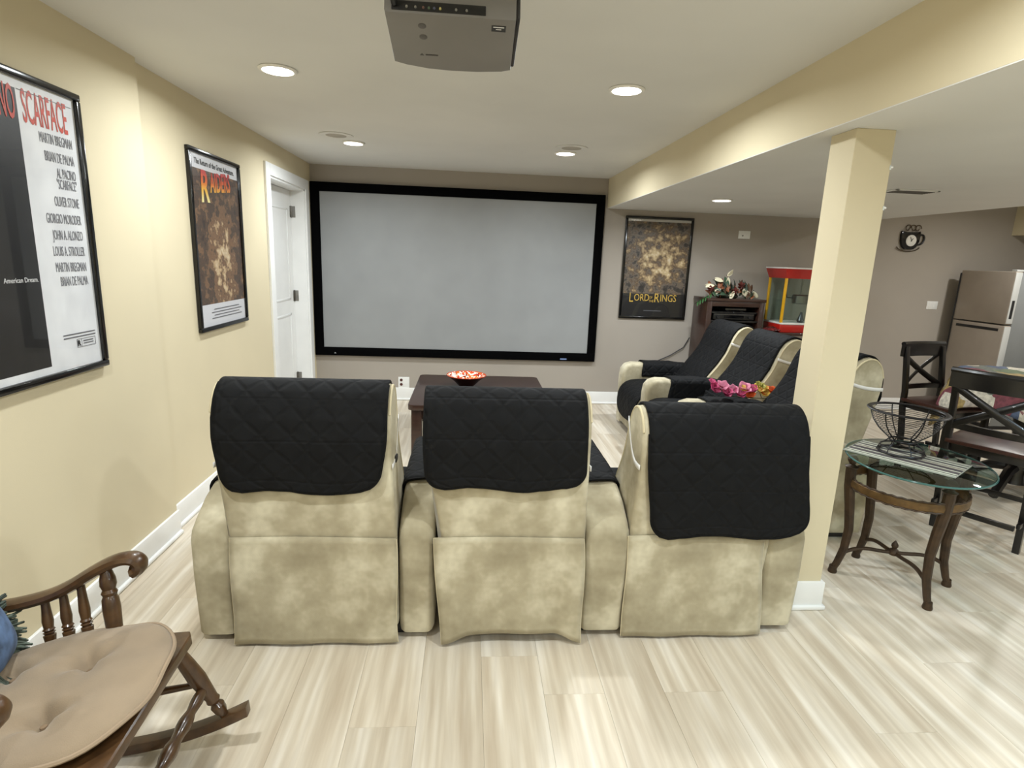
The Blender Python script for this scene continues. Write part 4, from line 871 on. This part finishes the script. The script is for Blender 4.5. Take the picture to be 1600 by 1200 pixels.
# ------------------------------------------------------------------ rocking chair with cushion and fringed pillow
RR = 1.1; RX, RY, PHI, TILT = -1.190, 1.383, .062, .089
MRock = Matrix.Translation((RX, RY, 0)) @ Matrix.Rotation(PHI, 4, 'Z') @ Matrix.Translation((0, 0, RR)) @ Matrix.Rotation(-TILT, 4, 'Y') @ Matrix.Translation((0, 0, -RR))
rc = thing('rocking_chair', 'dark oak rocking chair with turned spindles beside the left wall', 'rocking chair'); rc.matrix_world = MRock
def arc(x): return RR - math.sqrt(RR * RR - x * x)
SWD = .27; SZ = .42
seat_pts = [(.305, .235), (.292, .262), (.10, .275), (-.15, .255), (-.25, .21), (-.265, .1), (-.265, -.1), (-.25, -.21), (-.15, -.255), (.10, -.275), (.292, -.262), (.305, -.235)]
MB().prism(seat_pts, SZ - .035, SZ, 'z', .010, 3).build('seat', M_OAK, rc)
for sy in (-1, 1):
    xs = [-.52 + .94 * i / 24 for i in range(25)]; prof = [(x, arc(x) + .038) for x in xs] + [(x, arc(x)) for x in xs[::-1]]
    yy = sy * .268
    MB().prism(prof, yy - .019, yy + .019, 'y', .005, 2).build('rocker', M_OAK, rc)
    # turned legs
    for (xa, xb) in ((.25, .345), (-.19, -.27)):
        MB().turned((xb, yy, arc(xb) + .03), (xa, sy * .225, SZ - .02), [(0, .013), (.05, .014), (.10, .020), (.16, .022), (.2, .014), (.24, .022), (.27, .019), (.32, .021), (.55, .027), (.75, .024), (.9, .02), (1, .017)]).build('leg', M_OAK, rc)
    MB().turned((-.22, sy * .25, .20), (.29, sy * .25, .23), [(0, .009), (.2, .012), (.4, .016), (.5, .018), (.6, .016), (.8, .012), (1, .009)]).build('side_stretcher', M_OAK, rc)
    # arm: S curve ending in a scroll
    ya = sy * .302
    arm_path = [(-.30, .555), (-.22, .560), (-.15, .568), (-.08, .582), (-.02, .606), (.04, .640), (.09, .664), (.135, .678), (.17, .676), (.186, .658), (.180, .640), (.165, .634)]
    arm_path = [(x - .016, z - .008) for x, z in arm_path]; top_ = chaikin(arm_path, 2); m = MB()
    m.tube([(x, ya, z) for x, z in top_], [.022] * (len(top_) - 12) + [.022 + .0003 * k_ for k_ in range(12)], 10, flat=(1.45, .85) if True else None); m.build('arm', M_OAK, rc)
    px_ = .066
    MB().turned((px_ + .012, sy * .255, SZ - .02), (px_ + .002, ya, .640), [(0, .02), (.5, .025), (.62, .023), (.66, .019), (.70, .023), (.74, .018), (.80, .023), (.88, .022), (1, .014)]).build('arm_post', M_OAK, rc)
    for xs_, zt in ((-.012, .598), (-.067, .574), (-.122, .560)):
        MB().turned((xs_ + .01, sy * .262, SZ - .02), (xs_ - .002, ya, zt), [(0, .010), (.25, .015), (.34, .017), (.36, .012), (.39, .017), (.41, .012), (.44, .017), (.47, .013), (.6, .0155), (.8, .0125), (1, .011)]).build('arm_spindle', M_OAK, rc)
    MB().turned((-.23, sy * .21, SZ - .02), (-.42, sy * .25, 1.08), [(0, .02), (.15, .024), (.2, .016), (.3, .024), (.6, .022), (.8, .026), (1, .014)]).build('back_post', M_OAK, rc)
for z_, xx in ((.215, .305),):
    pr_ = []
    for k_ in range(25): t_ = k_ / 24; pr_.append((t_, .010 + .009 * abs(math.sin(t_ * PI * 5)) * math.sin(PI * t_) ** .5 + .003))
    MB().turned((xx, .255, z_), (xx, -.255, z_), pr_).build('front_stretcher', M_OAK, rc)
for i in range(6):
    y_ = -.15 + i * .06; MB().turned((-.245, y_ * .9, SZ - .02), (-.40, y_, 1.05), [(0, .009), (.3, .013), (.5, .015), (.7, .012), (1, .009)]).build('back_spindle', M_OAK, rc)
MB().prism([(-.30, 1.02), (-.29, 1.14), (-.12, 1.20), (0, 1.21), (.12, 1.20), (.29, 1.14), (.30, 1.02), (0, 1.05)], -.445, -.415, 'x', .006, 2).build('crest_rail', M_OAK, rc)
# tufted cushion
cu = thing('seat_cushion', 'tan suede tufted cushion on the rocking chair seat', 'cushion'); cu.matrix_world = MRock @ Matrix.Translation((0, 0, SZ + .001))
tufts = [(.09, .10), (.09, -.10), (-.11, .10), (-.11, -.10)]
def cush(u, v):
    a = 2 * PI * u; ca, sa = math.cos(a), math.sin(a); n_ = 2.7; rr = 1 / ((abs(ca) ** n_ + abs(sa) ** n_) ** (1 / n_))
    hx, hy = .294, .266
    w_ = min(1, v * 2) if v <= .5 else 1 - (v - .5) * 2
    x, y = ca * rr * hx * w_ + .030, sa * rr * hy * w_ * (1 - .20 * smoothstep(.05, .28, -ca * rr * hx * w_))
    edge = (max(0, 1 - w_ ** 5)) ** .5
    if v <= .5:
        z = .030 + .026 * edge + .004 * math.sin(a * 9) * w_ ** 3
        for (tx, ty) in tufts:
            d2 = ((x - tx) ** 2 + (y - ty) ** 2); z -= .040 * math.exp(-d2 / .0009) + .014 * math.exp(-d2 / .006)
            th_ = math.atan2(y - ty, x - tx); z += .010 * math.sin(th_ * 4 + tx * 30) * math.exp(-d2 / .006) * (1 - math.exp(-d2 / .0003))
        z += .005 * math.sin(x * 17 + 1) * math.sin(y * 13) + .020 * smoothstep(.0, .25, x) * smoothstep(-.15, .25, y)
    else: z = .034 - .031 * edge
    return (x, y, max(z, .002))
MB().grid(cush, 84, 56).build('cushion_body', plain('tan_suede', (136, 120, 100), .95, spec=.1, vary=.08, scale=5, bump=.2, bscale=400, sheen=.2), cu, smooth=80)
MB().tube([cush(i / 84, .5) for i in range(84)], .006, 6, True).build('cushion_welt', plain('tan_welt', (148, 130, 109), .9, spec=.1), cu)
for i, (tx, ty) in enumerate(tufts): MB().lathe([(.009, 0), (.008, .004), (.001, .006)], 12, (tx, ty, .012)).build('tuft_button', plain('tan_button', (120, 100, 78), .9), cu)
# fringed throw pillow leaning on the chair back
pw = thing('throw_pillow', 'blue throw pillow with dark green fringe in the rocking chair', 'pillow'); pw.matrix_world = MRock @ Matrix.Translation((-.185, .135, .555)) @ Matrix.Rotation(-.25, 4, 'Y') @ Matrix.Rotation(.35, 4, 'Z')
def pil(u, v):
    a = 2 * PI * u; ca, sa = math.cos(a), math.sin(a); rr = 1 / ((abs(ca) ** 4 + abs(sa) ** 4) ** .25); w_ = min(1, v * 2) if v <= .5 else 1 - (v - .5) * 2
    th_ = .055 * (max(0, 1 - w_ ** 3)) ** .7; return ((th_ if v <= .5 else -th_), ca * rr * .105 * w_, sa * rr * .105 * w_)
MB().grid(pil, 48, 24).build('pillow_body', plain('blue_brocade', (78, 98, 128), .7, vary=.3, scale=18), pw, smooth=80)
m = MB(); R = random.Random(2)
for i in range(1100):
    a = R.uniform(0, 2 * PI); p0 = Vector(pil(a / (2 * PI), .5)); d_ = Vector((R.uniform(-.6, .6), p0.y * 9 + R.uniform(-.3, .3), p0.z * 9 + R.uniform(-.3, .3))).normalized(); L = R.uniform(.04, .065)
    m.tube([p0 - d_ * .006, p0 + d_ * L * .5 + Vector((0, 0, -.003)), p0 + d_ * L + Vector((R.uniform(-.01, .01), 0, -.012))], [.004, .005, .0035], 4)
fg = m.build('fringe', plain('fringe_green', (74, 82, 72), .9, vary=.4, scale=40), pw, smooth=60); fg['kind'] = 'stuff'
